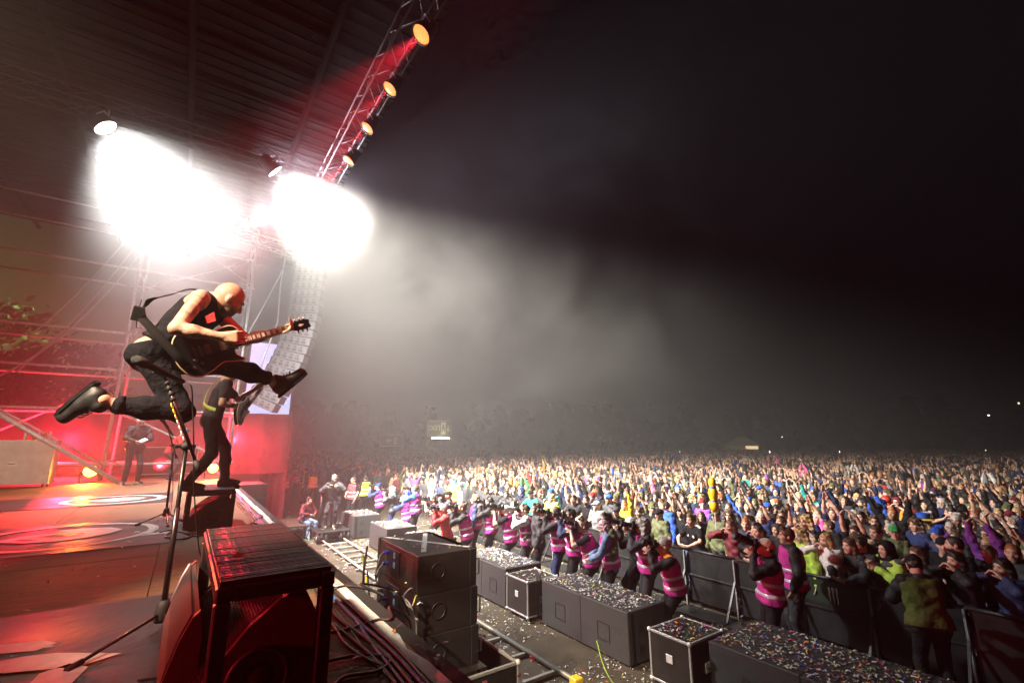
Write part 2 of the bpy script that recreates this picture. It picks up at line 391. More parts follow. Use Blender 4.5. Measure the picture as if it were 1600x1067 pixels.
def body_prims(J, fat=1.0, fine=True, hands=True, hfat=1.0):
    s = J['sc']; P = []; l, u, f = J['l'], J['u'], J['f']; b = fat
    P.append(('c', J['hipL'], J['hipR'], .105 * s * b, .105 * s * b, .05, 1))
    for sg in (1, -1): P.append(('c', J['pel'] + l * .05 * s * sg + u * .06 * s, J['chest'] + l * .065 * s * sg, .088 * s * b, .104 * s * b, .05, 0))
    P.append(('c', J['shL'] - l * .045 * s - u * .03 * s, J['shR'] + l * .045 * s - u * .03 * s, .072 * s, .072 * s, .05, 0))
    P.append(('c', J['shL'] - l * .06 * s, J['neck'], .046 * s, .05 * s, .04, 0)); P.append(('c', J['shR'] + l * .06 * s, J['neck'], .046 * s, .05 * s, .04, 0))
    for k, sg in (('L', 1), ('R', -1)):
        P.append(('c', J['sh' + k], J['el' + k], .050 * s * b, .039 * s * b, .03, 0))
        d = unit(J['wr' + k] - J['el' + k])
        P.append(('c', J['el' + k], J['el' + k] + d * .10 * s, .038 * s * b, .040 * s * b, .02, 0)); P.append(('c', J['el' + k] + d * .08 * s, J['wr' + k], .040 * s * b, .026 * s, .02, 0))
        P.append(('c', J['hip' + k], J['kn' + k], .086 * s * b, .056 * s * b, .04, 1))
        d = unit(J['an' + k] - J['kn' + k])
        P.append(('c', J['kn' + k], J['kn' + k] + d * .16 * s, .054 * s * b, .055 * s * b, .03, 1)); P.append(('c', J['kn' + k] + d * .14 * s, J['an' + k], .053 * s * b, .036 * s, .03, 1))
        t = unit(J['toe' + k] - J['an' + k]); P.append(('c', J['an' + k] - t * .04 * s, J['toe' + k], .040 * s, .030 * s, .02, 1))
        if hands: P += hand_prims(J['wr' + k], J['hd' + k], J['pn' + k], s, sg, J['curl'], J['spread'], hfat)
        else: P.append(('c', J['wr' + k], J['wr' + k] + J['hd' + k] * .15 * s, .03 * s, .022 * s, .01, 0))
    return P + head_prims(J, s, fine)
def top_prims(J, kind='jacket', fat=1.0):
    s = J['sc']; l, u, f = J['l'], J['u'], J['f']; g = {'tee': .012, 'tank': .010, 'jacket': .031, 'hoodie': .028}[kind] * s; b = fat; P = []
    P.append(('c', J['hipL'] + u * .03 * s, J['hipR'] + u * .03 * s, .106 * s * b + g, .106 * s * b + g, .05, 0))
    for sg in (1, -1): P.append(('c', J['pel'] + l * .05 * s * sg + u * .06 * s, J['chest'] + l * .065 * s * sg, .088 * s * b + g, .104 * s * b + g, .05, 0))
    sh = .045 if kind != 'tank' else .075
    P.append(('c', J['shL'] - l * sh * s - u * .03 * s, J['shR'] + l * sh * s - u * .03 * s, .072 * s + g * .8, .072 * s + g * .8, .05, 0))
    P.append(('c', J['shL'] - l * .06 * s, J['neck'] - u * .01 * s, .046 * s + g, .046 * s + g * .8, .04, 0)); P.append(('c', J['shR'] + l * .06 * s, J['neck'] - u * .01 * s, .046 * s + g, .046 * s + g * .8, .04, 0))
    for k in 'LR':
        a, e, w = J['sh' + k], J['el' + k], J['wr' + k]
        if kind == 'tee': P.append(('c', a, a + (e - a) * .62, .052 * s * b + g * 1.2, .046 * s * b + g * 1.4, .03, 0))
        elif kind != 'tank':
            P.append(('c', a, e, .050 * s * b + g, .040 * s * b + g, .03, 0)); d = w - e
            P.append(('c', e, e + d * .93, .040 * s * b + g, .028 * s + g * .75, .025, 0))
    if kind in ('hoodie', 'jacket'):
        for sg in (1, -1): P.append(('c', J['neck'] + l * .055 * s * sg + f * .03 * s - u * .005 * s, J['neck'] - f * .055 * s + l * .03 * s * sg + u * .02 * s, .026 * s, .03 * s, .02, 0))
        if kind == 'hoodie': P.append(('c', J['neck'] - f * .085 * s - u * .03 * s + l * .05 * s, J['neck'] - f * .085 * s - u * .03 * s - l * .05 * s, .042 * s, .042 * s, .02, 0))
    return P
def top_clips(J, kind, hem=None):
    s = J['sc']; h = {'tee': .02, 'tank': .03, 'jacket': -.01, 'hoodie': .0}[kind] if hem is None else hem
    return [(J['pel'] + J['u'] * h * s - J['u'] * .1 * s, -J['u'])]
def trouser_prims(J, g=.014, fat=1.0, cuff=.95):
    s = J['sc']; b = fat; P = [('c', J['hipL'], J['hipR'], .105 * s * b + g, .105 * s * b + g, .05, 0), ('c', J['pel'] - J['l'] * .05 * s + J['u'] * .05 * s, J['pel'] + J['l'] * .05 * s + J['u'] * .05 * s, .092 * s * b + g, .092 * s * b + g, .05, 0)]
    for k in 'LR':
        P.append(('c', J['hip' + k], J['kn' + k], .086 * s * b + g, .056 * s * b + g, .04, 0)); d = J['an' + k] - J['kn' + k]
        P.append(('c', J['kn' + k], J['kn' + k] + d * .4, .054 * s * b + g, .055 * s * b + g, .03, 0)); P.append(('c', J['kn' + k] + d * .36, J['kn' + k] + d * cuff, .053 * s * b + g, .040 * s + g, .03, 0))
    return P
def shoe_mesh(name, ank, toe, up, s, m, res=.008):
    t = unit(toe - ank); up = npv(up); up = unit(up - t * float(up @ t)); a = ank - up * .03 * s
    P = [('c', a - t * .045 * s, a + t * .06 * s, .044 * s, .046 * s, .03, 0), ('c', a + t * .05 * s - up * .012 * s, a + t * .185 * s - up * .022 * s, .045 * s, .034 * s, .03, 0), ('c', a - t * .01 * s, a + up * .06 * s, .050 * s, .047 * s, .03, 0),
         ('c', a - t * .05 * s - up * .04 * s, a + t * .19 * s - up * .045 * s, .030 * s, .030 * s, .015, 0)]
    return sdf_obj_mesh(name, P, res, [m], [(a - up * .062 * s, -up)])
# head-local meshes (x forward, y left, z up, origin at the head centre)
I3 = np.eye(3, dtype=np.float32)
def hair_mesh(style):
    E_ = lambda x, y, z, r, k=.02: ('e', npv((x, y, z)), I3, r, k, 0)
    Sb = lambda x, y, z, r, k=.012: ('s', npv((x, y, z)), I3, r, k, 0)
    Cp = lambda a, b, ra, rb, k=.02: ('c', npv(a), npv(b), ra, rb, k, 0)
    face = [Sb(.105, 0, -.035, (.085, .082, .10))]; nz = .003; fr = 70.; clips = [((0, 0, -.062), (0, 0, -1))]; res = .008
    if style == 'short': P = [E_(-.012, 0, .028, (.108, .088, .108)), Cp((.05, -.03, .11), (.05, .03, .112), .03, .03)] + face
    elif style == 'crop': P = [E_(-.012, 0, .025, (.103, .082, .104))] + face; nz = .001
    elif style == 'long':
        P = [E_(-.012, 0, .028, (.110, .092, .108))]
        for sg in (1, -1): P += [Cp((.0, .082 * sg, .0), (.005, .095 * sg, -.24), .032, .026), Cp((-.05, .06 * sg, -.02), (-.07, .06 * sg, -.28), .045, .03)]
        P += face; clips = []; nz = .004
    elif style == 'curly':
        P = [E_(-.015, 0, .035, (.125, .112, .118)), Cp((-.02, .1, .0), (-.02, .11, -.12), .05, .05), Cp((-.02, -.1, .0), (-.02, -.11, -.12), .05, .05), Cp((-.08, 0, -.02), (-.08, 0, -.14), .07, .06)] + face; clips = []; nz = .011; fr = 60.
    elif style == 'bun': P = [E_(-.012, 0, .026, (.105, .084, .106)), E_(-.075, 0, .125, (.042, .045, .04))] + face
    elif style == 'pony': P = [E_(-.012, 0, .026, (.105, .084, .106)), Cp((-.10, 0, .05), (-.15, 0, -.02), .03, .035), Cp((-.15, 0, -.02), (-.13, 0, -.2), .035, .012)] + face; clips = []
    elif style == 'beard': P = [E_(.028, 0, -.055, (.072, .063, .074)), Sb(.03, 0, .03, (.14, .12, .07)), Sb(.11, 0, -.062, (.03, .026, .012), .006)]; clips = []; nz = .002
    elif style == 'beanie': P = [E_(-.012, 0, .04, (.113, .093, .112)), Cp((-.08, -.04, .145), (-.08, .04, .145), .03, .03), Sb(.10, 0, -.05, (.09, .1, .10))]; clips = [((0, 0, .02), (.1, 0, -1))]; nz = .0015
    elif style == 'cap':
        P = [E_(-.010, 0, .045, (.112, .092, .092)), Cp((.09, -.045, .050), (.09, .045, .050), .012, .012, .02), Cp((.15, -.03, .043), (.15, .03, .043), .008, .008, .03), Cp((.12, -.045, .046), (.12, .045, .046), .010, .010, .03)]; clips = [((0, 0, .034), (0, 0, -1))]; nz = 0
    elif style == 'capback':
        P = [E_(-.010, 0, .045, (.112, .092, .092)), Cp((-.11, -.045, .035), (-.11, .045, .035), .010, .010, .02), Cp((-.16, -.03, .02), (-.16, .03, .02), .008, .008, .03)]; clips = [((0, 0, .012), (0, 0, -1))]; nz = 0
    elif style == 'hood':
        P = [E_(-.02, 0, .02, (.128, .108, .130)), Cp((-.06, 0, -.1), (-.06, 0, -.17), .10, .12), Cp((.02, .07, -.12), (.02, -.07, -.12), .05, .05), Sb(.115, 0, -.012, (.085, .072, .100))]; clips = [((0, 0, -.22), (0, 0, -1))]; nz = .002; fr = 40.
    elif style == 'tophat':
        P = [Cp((-.01, 0, .06), (-.01, 0, .17), .100, .115, .01)]; clips = [((0, 0, .19), (0, 0, 1)), ((0, 0, .055), (0, 0, -1))]; nz = 0
    elif style == 'brim': P = [('e', npv((-.01, 0, .062)), I3, (.20, .18, .022), .01, 0)]; clips = []; nz = 0
    return sdf_mesh(P, res, clips, nz, fr)
HAIR = {}
def hair_me(style, m):
    if style not in HAIR:
        V, Q, t = hair_mesh(style); HAIR[style] = (smooth_verts(V, Q, 1), Q)
    k = (style, m.name)
    if k not in HAIR: HAIR[k] = fast_mesh('hair', *HAIR[style], True, [m])
    return HAIR[k]
EYEM = mat('eye', (.012, .010, .009), .25, 0, .1); BROWM = mat('brow', (.03, .018, .012), .8); LIPM = mat('lip', (.30, .11, .09), .5); EWH = mat('eye_white', (.62, .58, .54), .4)
def face_parts():
    if 'eye' not in HAIR:
        for nm, sg in (('eye', 1), ('eye', -1)):
            b = MB(); b.mi = 0; b.sphere((.0775, .033 * sg, .003), .0125, 10); b.mi = 1; b.sphere((.0868, .033 * sg, .003), .0060, 8, (.7, 1, 1)); b.tube([(.0815, .047 * sg, .007), (.0892, .033 * sg, .0115), (.0865, .019 * sg, .007)], .0022, 5)
            HAIR[('eye', sg)] = b.mesh('eye', [EWH, EYEM], True)
            b = MB(); b.tube([(.086, .050 * sg, .026), (.095, .032 * sg, .031), (.098, .014 * sg, .026)], .0042, 5); HAIR[('brow', sg)] = b.mesh('eyebrow', BROWM, True)
        b = MB(); b.tube([(.084, .026, -.064), (.0945, .012, -.064), (.0965, 0, -.0655), (.0945, -.012, -.064), (.084, -.026, -.064)], .0042, 6); HAIR['mouth'] = b.mesh('mouth', LIPM, True); HAIR['eye'] = 1
    return [('eye', HAIR[('eye', 1)]), ('eye', HAIR[('eye', -1)]), ('eyebrow', HAIR[('brow', 1)]), ('eyebrow', HAIR[('brow', -1)]), ('mouth', HAIR['mouth'])]
def face_me():
    if 'face' not in HAIR:
        b = MB()
        for nm, me in face_parts():
            base = {'eye': 0, 'eyebrow': 2, 'mouth': 3}[nm]; k = len(b.v); b.v += [tuple(v.co) for v in me.vertices]; b.f += [tuple(i + k for i in p.vertices) for p in me.polygons]; b.m += [base + p.material_index for p in me.polygons]
        HAIR['face'] = b.mesh('face', [EWH, EYEM, BROWM, LIPM], True)
    return HAIR['face']
def add_face(root, hm, detailed):
    if detailed:
        for nm, me in face_parts(): link(nm, me, root, hm)
    else: link('face', face_me(), root, hm)['kind'] = 'stuff'
GLASSM = mat('spectacle_frame', (.01, .01, .01), .3)
def glasses_me():
    if 'glasses' not in HAIR:
        b = MB()
        for sg in (1, -1):
            pts = [(.108, .034 * sg + .023 * math.cos(a), .002 + .018 * math.sin(a)) for a in [i * math.pi / 6 for i in range(13)]]
            b.tube(pts, .0025, 5, False); b.tube([(.106, .057 * sg, .006), (.0, .083 * sg, .008)], .0025, 5)
        b.tube([(.108, .011, .006), (.108, -.011, .006)], .0025, 5); HAIR['glasses'] = b.mesh('glasses', GLASSM, True)
    return HAIR['glasses']
def head_matrix(J):
    s = J['sc']; c, f, l, u = [Vector([float(q) for q in J[k]]) for k in ('head', 'hf', 'hl', 'hu')]
    return frame(c, f * s, l * s, u * s)
BODY = {}
def set_mat(o, i, m):
    o.material_slots[i].link = 'OBJECT'; o.material_slots[i].material = m
def person(loc, yaw, J, key, label, group=None, skin=0, top=('jacket', 'black'), legs='charcoal', hair=('short', 'brown'), extra=(), res=.013, fat=1.0, vest=None, glasses=False,
           trousers=False, shoes=False, topm=None, hairm_=None, noise=.0035, hfat=1.0, shoem=None, detail=True):
    root = empty('person', loc, yaw, label, 'person', group); s = J['sc']
    kb = (key, 'body', res, fat)
    if kb not in BODY: BODY[kb] = sdf_obj_mesh('body', body_prims(J, fat, True, True, hfat), res, [SKINS[0], cloth('charcoal')])
    b = link('body', BODY[kb], root); set_mat(b, 0, SKINS[skin]); set_mat(b, 1, cloth(legs))
    kt = (key, top[0], res, fat)
    if kt not in BODY: BODY[kt] = sdf_obj_mesh('top', top_prims(J, top[0], fat), res, [cloth('black')], top_clips(J, top[0]), noise * (2.0 if top[0] in ('jacket', 'hoodie') else 1.3), 27.)
    t = link({'tee': 'shirt', 'tank': 'vest_top'}.get(top[0], top[0]), BODY[kt], root); set_mat(t, 0, topm or cloth(top[1], 's' if top[0] == 'jacket' else 'c'))
    hm = head_matrix(J)
    if hair:
        hs = hair if isinstance(hair, list) else [hair]
        for st, c in hs:
            m = hairm_ if hairm_ and st not in ('beard',) else (hairm(c) if c in HAIRC else cloth(c))
            nm = {'cap': 'cap', 'capback': 'cap', 'beanie': 'beanie', 'hood': 'hood', 'beard': 'beard', 'tophat': 'hat', 'brim': 'hat_brim'}.get(st, 'hair')
            link(nm, hair_me(st, m), root, hm)
    add_face(root, hm, detail)
    if glasses: link('glasses', glasses_me(), root, hm)
    if trousers:
        kk = (key, 'tr', res, fat)
        if kk not in BODY: BODY[kk] = sdf_obj_mesh('trousers', trouser_prims(J, .014, fat), res, [cloth('black')], [], .003)
        o = link('trousers', BODY[kk], root); set_mat(o, 0, cloth(legs))
    if shoes:
        for k in 'LR': link('shoe', shoe_mesh('shoe', J['an' + k], J['toe' + k] + npv((0, 0, .0)), (0, 0, 1), s, shoem or cloth('black'), .012), root)
    if vest:
        P = top_prims(J, 'tank', fat); P = [(p[0], p[1], p[2], p[3] + .044 * s, p[4] + .044 * s, p[5], p[6]) for p in P]
        cl = [(J['pel'] - J['u'] * .03 * s, -J['u']), (J['neck'] - J['u'] * .015 * s, J['u'])]
        kv = (key, 'vest', res)
        if kv not in BODY:
            BODY[kv] = sdf_obj_mesh('vest', P, res, [cloth('magenta')], cl, .006, 30.)
            P2 = [(p[0], p[1], p[2], p[3] + .006 * s, p[4] + .006 * s, p[5], p[6]) for p in P]
            BODY[kv + (1,)] = sdf_obj_mesh('band', P2, res, [REFLM], [(J['pel'] + J['u'] * .06 * s, -J['u']), (J['pel'] + J['u'] * .11 * s, J['u'])], .006, 30.)
            BODY[kv + (2,)] = sdf_obj_mesh('band', P2, res, [REFLM], [(J['pel'] + J['u'] * .20 * s, -J['u']), (J['pel'] + J['u'] * .25 * s, J['u'])], .006, 30.)
        v = link('vest', BODY[kv], root); set_mat(v, 0, HIVIS[vest])
        if vest != 'lime': link('reflective_band', BODY[kv + (1,)], v); link('reflective_band', BODY[kv + (2,)], v)
    return root
REFLM = mat('reflective_tape', (.62, .62, .64), .35, .3, .15, 20)
HIVIS = {'magenta': mat('hivis_magenta', (.44, .015, .21), .8, 0, .2, 10, .8, 22, bdist=.02), 'yellow': mat('hivis_yellow', (.50, .60, .03), .75, 0, .2, 10, .8, 22, bdist=.02), 'lime': mat('hivis_lime_shaded', (.06, .072, .008), .85, 0, .3, 10, .8, 22, bdist=.02), 'red': mat('hivis_red_light_tint', (.75, .06, .08), .7, 0, .15, 10, .25, 60)}  # lime colour darkened for the unlit edge, red carries the red stage light
# ------------------------------------------------------------------ setting: ground, stage, roof, drapes
rng = random.Random(7)
V3 = Vector
M_GROUND = mat('trodden_floor', (.048, .038, .022), .75, 0, .5, 2.5, .5, 14)
M_PLY = mat('plywood', (.17, .105, .06), .72, 0, .5, 5, .3, 40, spec=.3, stretch=(1, 6, 1))
M_PLY2 = mat('plywood_worn', (.135, .085, .05), .75, 0, .55, 4, .3, 40, spec=.3, stretch=(1, 6, 1))
M_VINYL = mat('black_vinyl', (.018, .018, .020), .42, 0, .5, 3, .25, 18)
M_PRINT = mat('white_print', (.52, .50, .46), .5, 0, .35, 5, .15, 40)
M_BLK = mat('black_paint', (.014, .014, .015), .42, 0, .4, 10, .2, 120)
M_BLKR = mat('black_rubber', (.012, .012, .012), .7, 0, .3, 20)
M_CARPET = mat('black_carpet', (.022, .022, .023), .95, 0, .5, 60, .6, 220)
M_TAPE = mat('white_tape', (.66, .66, .64), .55, 0, .14, 20, .2, 60)
M_STEEL = mat('galvanised_steel', (.60, .60, .60), .45, .25, .25, 14)
M_ALU = mat('aluminium', (.45, .45, .45), .45, .5, .15, 18)
M_REDP = mat('dark_steel_frame', (.028, .025, .025), .36, .2, .5, 14, .3, 60)
M_CAB = mat('speaker_paint', (.030, .030, .032), .62, 0, .3, 16, .5, 260)
M_CABB = mat('speaker_black', (.012, .011, .011), .55, 0, .35, 16, .4, 260)
M_GRILLE = mat('speaker_grille', (.035, .035, .038), .5, .4, .3, 90, .7, 400)
M_PLYC = mat('case_board', (.020, .017, .016), .35, 0, .4, 8, .15, 60)
M_DRAPE = mat('black_drape', (.075, .07, .07), .9, 0, .35, 4, .3, 20)
ground = MB().box((-62, -62, -.4), (192, 192, 0)).build('ground', M_GROUND); tag(ground, kind='structure')
stage = MB().box((-16, -6, 0.02), (1.25, 24.5, HS - .022)).build('stage', mat('stage_skirt', (.012, .012, .013), .9)); tag(stage, kind='structure')
sheets = {}
for i in range(13):
    for j in range(13):
        x1 = 1.157 - i * 1.25; y0 = -5.2 + j * 2.5 - (1.25 if i % 2 else 0)
        if x1 < -9 or (x1 < -3 and y0 < 4): continue
        k = (i + j) % 3 == 0
        if k not in sheets: sheets[k] = MB().box((-1.245, 0, -.02), (0, 2.494, 0), None, .003).mesh('plywood_sheet', M_PLY2 if k else M_PLY)
        o = link('plywood_sheet', sheets[k], stage); o.location = (x1, y0, HS - rng.uniform(0, .002))
MB().box((1.1605, -5, HS - .02), (1.248, 24.4, HS + .002), None, .002).build('carpet_edge', M_CARPET, stage)
def tape_strip(name, x0, x1, ys, z, seed):
    r = random.Random(seed); vs = []; fs = []; n = len(ys)
    for y in ys: a = r.uniform(-.006, .006); vs += [(x0 + a, y, z), (x1 + a + (r.uniform(-.03, .0) if r.random() < .15 else 0), y, z + .0015)]
    for i in range(n - 1): fs.append((2 * i, 2 * i + 1, 2 * i + 3, 2 * i + 2))
    b = MB(); b.add(vs, fs); return b
tape_strip('t', 1.083, 1.153, [-1 + .2 * i for i in range(118)], HS + .0045, 3).build('edge_tape', M_TAPE, stage)
# vinyl mats with white print
def stage_mat(label, x0, x1, y0, y1):
    root = empty('stage_mat', (0, 0, HS), 0, label, 'mat', 'printed vinyl mats on the stage')
    b = MB(); nx, ny = 24, 14; z = lambda x, y: .006 + .0035 * math.sin(9 * y + 1.3 * math.sin(2.1 * x)) ; vs = []; fs = []
    for i in range(nx + 1):
        for j in range(ny + 1):
            x = x0 + (x1 - x0) * i / nx; y = y0 + (y1 - y0) * j / ny; vs.append((x, y, max(z(x, y), .003)))
    for i in range(nx):
        for j in range(ny): a = i * (ny + 1) + j; fs.append((a, a + ny + 1, a + ny + 2, a + 1))
    b.add(vs, fs).build('vinyl_sheet', M_VINYL, root, True); return root
def flat(name, polys, z, m, parent):
    b = MB()
    for p in polys: b.add([(x, y, z) for x, y in p], [tuple(range(len(p)))])
    return b.build(name, m, parent)
def ring_strip(cx, cy, r0, r1, a0=0, a1=360, n=56, wob=0, sy=1.0):
    r = random.Random(int(cx * 100 + r0 * 1000)); qs = []
    A = [math.radians(a0 + (a1 - a0) * i / n) for i in range(n + 1)]; W_ = [r.uniform(-wob, wob) for _ in A]
    if a1 - a0 == 360: W_[-1] = W_[0]
    pt = lambda a, rr: (cx + rr * math.cos(a), cy + rr * sy * math.sin(a))
    for i in range(n): qs.append([pt(A[i], r0 - W_[i]), pt(A[i], r1 + W_[i]), pt(A[i + 1], r1 + W_[i + 1]), pt(A[i + 1], r0 - W_[i + 1])])
    return qs
near = stage_mat('black vinyl stage mat nearest the camera with torn white graphic', -3.2, .10, 2.2, 4.48)
flat('white_graphic', [[(-1.1, 3.78), (-.67, 3.76), (-.52, 3.70), (-.45, 3.77), (-.52, 3.86), (-.75, 3.93), (-1.1, 3.98)],
                       [(-.66, 3.48), (-.30, 3.33), (-.14, 3.40), (-.24, 3.47), (-.42, 3.60), (-.55, 3.64), (-.9, 3.62), (-1.0, 3.55)],
                       [(-.48, 3.02), (-.33, 2.95), (-.26, 3.3), (-.34, 3.40), (-.44, 3.34)]], .0125, M_PRINT, near)
midm = stage_mat('black vinyl stage mat with white ringed emblem beside the second microphone stand', -4.2, .12, 6.68, 8.9)
flat('white_ring', ring_strip(-1.05, 7.80, .80, .90, 0, 360, 56, .012), .0125, M_PRINT, midm)
flat('white_emblem', [[(-1.62, 7.74), (-1.35, 7.50), (-1.05, 7.42), (-.80, 7.52), (-.62, 7.70), (-.52, 7.95), (-.66, 8.2), (-.95, 8.32), (-1.2, 8.28), (-1.08, 8.10), (-1.22, 8.02), (-1.40, 8.06), (-1.52, 7.92)]], .0125, M_PRINT, midm)
flat('dark_detail', [[(-1.22, 7.78), (-1.0, 7.70), (-.86, 7.78), (-.9, 7.92), (-1.05, 7.88), (-1.14, 7.96), (-1.3, 7.9)], [(-1.45, 7.72), (-1.3, 7.62), (-1.26, 7.68), (-1.4, 7.78)]], .0165, M_VINYL, midm)
flat('white_label', [[(-.30, 7.28), (.02, 7.28), (.02, 7.42), (-.30, 7.42)]], .0125, M_PRINT, midm)
farm = stage_mat('reddish lit vinyl stage mat with white ring farthest from the camera', -4.6, -.08, 11.1, 13.2)
flat('white_ring', ring_strip(-.98, 12.0, .66, .80, 0, 360, 48, .01), .0125, M_PRINT, farm)
flat('white_emblem', [[(-1.4, 11.9), (-1.0, 11.6), (-.6, 11.8), (-.5, 12.1), (-.9, 12.4), (-1.2, 12.2)]], .0125, M_PRINT, farm)
# pieces of gaffer tape by the near mat
for (px, py, a) in ((288, 953, .3), (286, 1020, .5), (306, 1018, 1.4)):
    p = atz(px, py, HS); o = MB().box((-.05, -.012, 0), (.05, .012, .003)).build('gaffer_tape', mat('yellow_tape', (.7, .5, .08), .6)); o.location = p + V3((0, 0, .011)); o.rotation_euler[2] = a
    tag(o, {288: 'yellow tape strip by the far corner of the near mat', 286: 'yellow tape strip beside the near microphone stand leg', 306: 'short yellow tape strip against the riser wedge'}[px], 'tape', 'tape marks on stage')
# roof
roof = MB().box((-16, -8, 12.35), (3.5, 26, 12.5)).build('stage_roof', mat('roof_sheet', (.010, .012, .012), 1.0, 0, .3, 3, spec=0.0)); tag(roof, kind='structure')
M_ROOFT = mat('roof_tube', (.010, .011, .011), 1.0, spec=0.0)
pur = MB().tube([(-16, 0, 0), (3.5, 0, 0)], .06, 6).mesh('purlin', M_ROOFT); raf = MB().tube([(0, -8, 0), (0, 26, 0)], .08, 6).mesh('rafter', M_ROOFT)
for j in range(22): o = link('purlin', pur, roof); o.location = (0, -7 + 1.5 * j, 12.26)
for i in range(7): o = link('rafter', raf, roof); o.location = (-14 + 2.6 * i, 0, 12.1)
rib = MB().box((-16, -.02, -.05), (3.5, .02, 0)).mesh('roof_rib', mat('rib', (.014, .014, .014), 1.0, spec=0.0))
for j in range(60): o = link('roof_rib', rib, roof); o.location = (0, 2 + .36 * j, 12.35)
M_BLKT = mat('truss_black', (.05, .05, .05), .6, .2)
def truss(name, label, p, q, w=.5, group='lighting trusses', seg=.75, m_=None):
    p, q = V3(p), V3(q); root = empty(name, p, 0, label, 'truss', group); d = (q - p); L = d.length; d.normalize(); r = d.cross(V3((0, 0, 1))).normalized(); u = r.cross(d)
    off = [r * w / 2 + u * w / 2, -r * w / 2 + u * w / 2, -r * w / 2 - u * w / 2, r * w / 2 - u * w / 2]
    for o_ in off: MB().tube([o_, o_ + d * L], .028, 8).build('chord', m_ or M_BLKT, root, True)
    n = int(L / seg)
    for f in range(4):
        a, b = off[f], off[(f + 1) % 4]; m = MB()
        for i in range(n):
            s0, s1 = (a, b) if i % 2 == 0 else (b, a); m.tube([s0 + d * (L * i / n), s1 + d * (L * (i + 1) / n)], .014, 6)
        m.build('lacing', m_ or M_BLKT, root, True)
    return root
truss('lighting_truss', 'long front truss overhead carrying the row of red spotlights', (TRUSS_X, -1.5, TRUSS_Z + .75), (TRUSS_X, 22, TRUSS_Z + .75))
truss('lighting_truss', 'cross truss behind the glare of the two floodlights', (-9, 14.5, TRUSS_Z + .7), (3.2, 14.5, TRUSS_Z + .7))
# spotlights: yoke, body, lens
def lamp(label, loc, target, r, lens, parts_group, L=.42, hook=.5):
    root = empty('spotlight', loc, 0, label, 'spotlight', parts_group); d = (V3(target) - V3(loc)).normalized(); q = d.to_track_quat('Z', 'Y').to_matrix().to_4x4()
    MB().lathe([(r * .55, -L), (r * .8, -L * .85), (r * .95, -L * .4), (r * 1.1, -.01), (r * 1.1, .02), (r * 1.02, .02), (r * 1.02, -.012)], q).build('housing', M_BLK, root, True)
    MB().lathe([(r * .99, -.010), (r * .7, .006), (0.001, .012)], q).build('lens', lens, root, True)
    rx = q.to_3x3() @ V3((1, 0, 0)); h = V3((0, 0, hook)); y = MB(); y.bar(rx * r * 1.2 - d * L * .4, rx * r * 1.2 * .9 + h * .6, .04, .012); y.bar(-rx * r * 1.2 - d * L * .4, -rx * r * 1.2 * .9 + h * .6, .04, .012); y.bar(rx * r * 1.1 + h * .6, -rx * r * 1.1 + h * .6, .04, .012)
    y.build('yoke', M_STEEL, root); MB().tube([h * .6, h], .025, 8).build('clamp', M_STEEL, root, True); return root
L_RED = mat('red_lens', (.8, .2, .1), .3, emit=(1.0, .24, .05), estr=2.4); L_WHITE = mat('flood_lens', (1, 1, 1), .3, emit=(1, .97, .92), estr=60.0)
L_ORANGE = mat('orange_lens', (1, .6, .2), .3, emit=(1.0, .50, .12), estr=5.0)
ordn = ['nearest', 'second', 'third', 'farthest']
for i, y in enumerate(RED_Y): lamp('%s glowing red spotlight on the front truss' % ordn[i], (TRUSS_X, y, TRUSS_Z), RED_AIM(y), .165 + .02 * (i == 0), L_RED, 'red spotlights on the front truss')
lamp('red spotlight overhead aimed at the leaping guitarist', (2.4, 1.4, 9.6), (0.4, 3.75, 3.4), .155, L_RED, 'red spotlights on the front truss')
lamp('blinding white floodlight farther upstage', FLOODS[0][0], FLOODS[0][1], .24, L_WHITE, 'white floodlights', .5)
lamp('blinding white floodlight beside the red spotlights', FLOODS[1][0], FLOODS[1][1], .22, L_WHITE, 'white floodlights', .5)
lamp('small white lamp on the scaffold top below the floodlights', (0.80, 17.6, 10.72), (9.0, 5.5, 15.5), .11, mat('small_lens', (1, 1, 1), .3, emit=(1, .95, .9), estr=12.0), 'white floodlights', .25, .3)
def floor_lamp(label, loc, target, r):
    root = empty('floor_lamp', loc, 0, label, 'lamp', 'orange lamps on the stage floor'); d = (V3(target) - V3(loc)).normalized(); q = d.to_track_quat('Z', 'Y').to_matrix().to_4x4(); c = V3((0, 0, .30)); T = Matrix.Translation(c) @ q
    MB().lathe([(r * .5, -.3), (r * .9, -.25), (r * 1.05, 0), (r * 1.05, .03), (r * .97, .03), (r * .97, .0)], T).build('housing', M_BLK, root, True)
    MB().lathe([(r * .95, .004), (r * .6, .02), (.001, .028)], T).build('lens', L_ORANGE, root, True)
    b = MB(); b.bar((-.22, 0, .01), (.22, 0, .01), .1, .02)
    for s in (1, -1): b.bar((.2 * s, 0, .02), (.2 * s, 0, .3), .05, .012, (0, 1, 0))
    b.build('stand', M_BLK, root); return root
floor_lamp('glowing orange floor lamp beside the white flight case', (-2.1, 17.75, HS), (-0.4, 6.0, 2.9), .17)
floor_lamp('glowing orange floor lamp behind the second guitarist', (.80, 17.4, HS), (.9, 6.0, 2.8), .15)
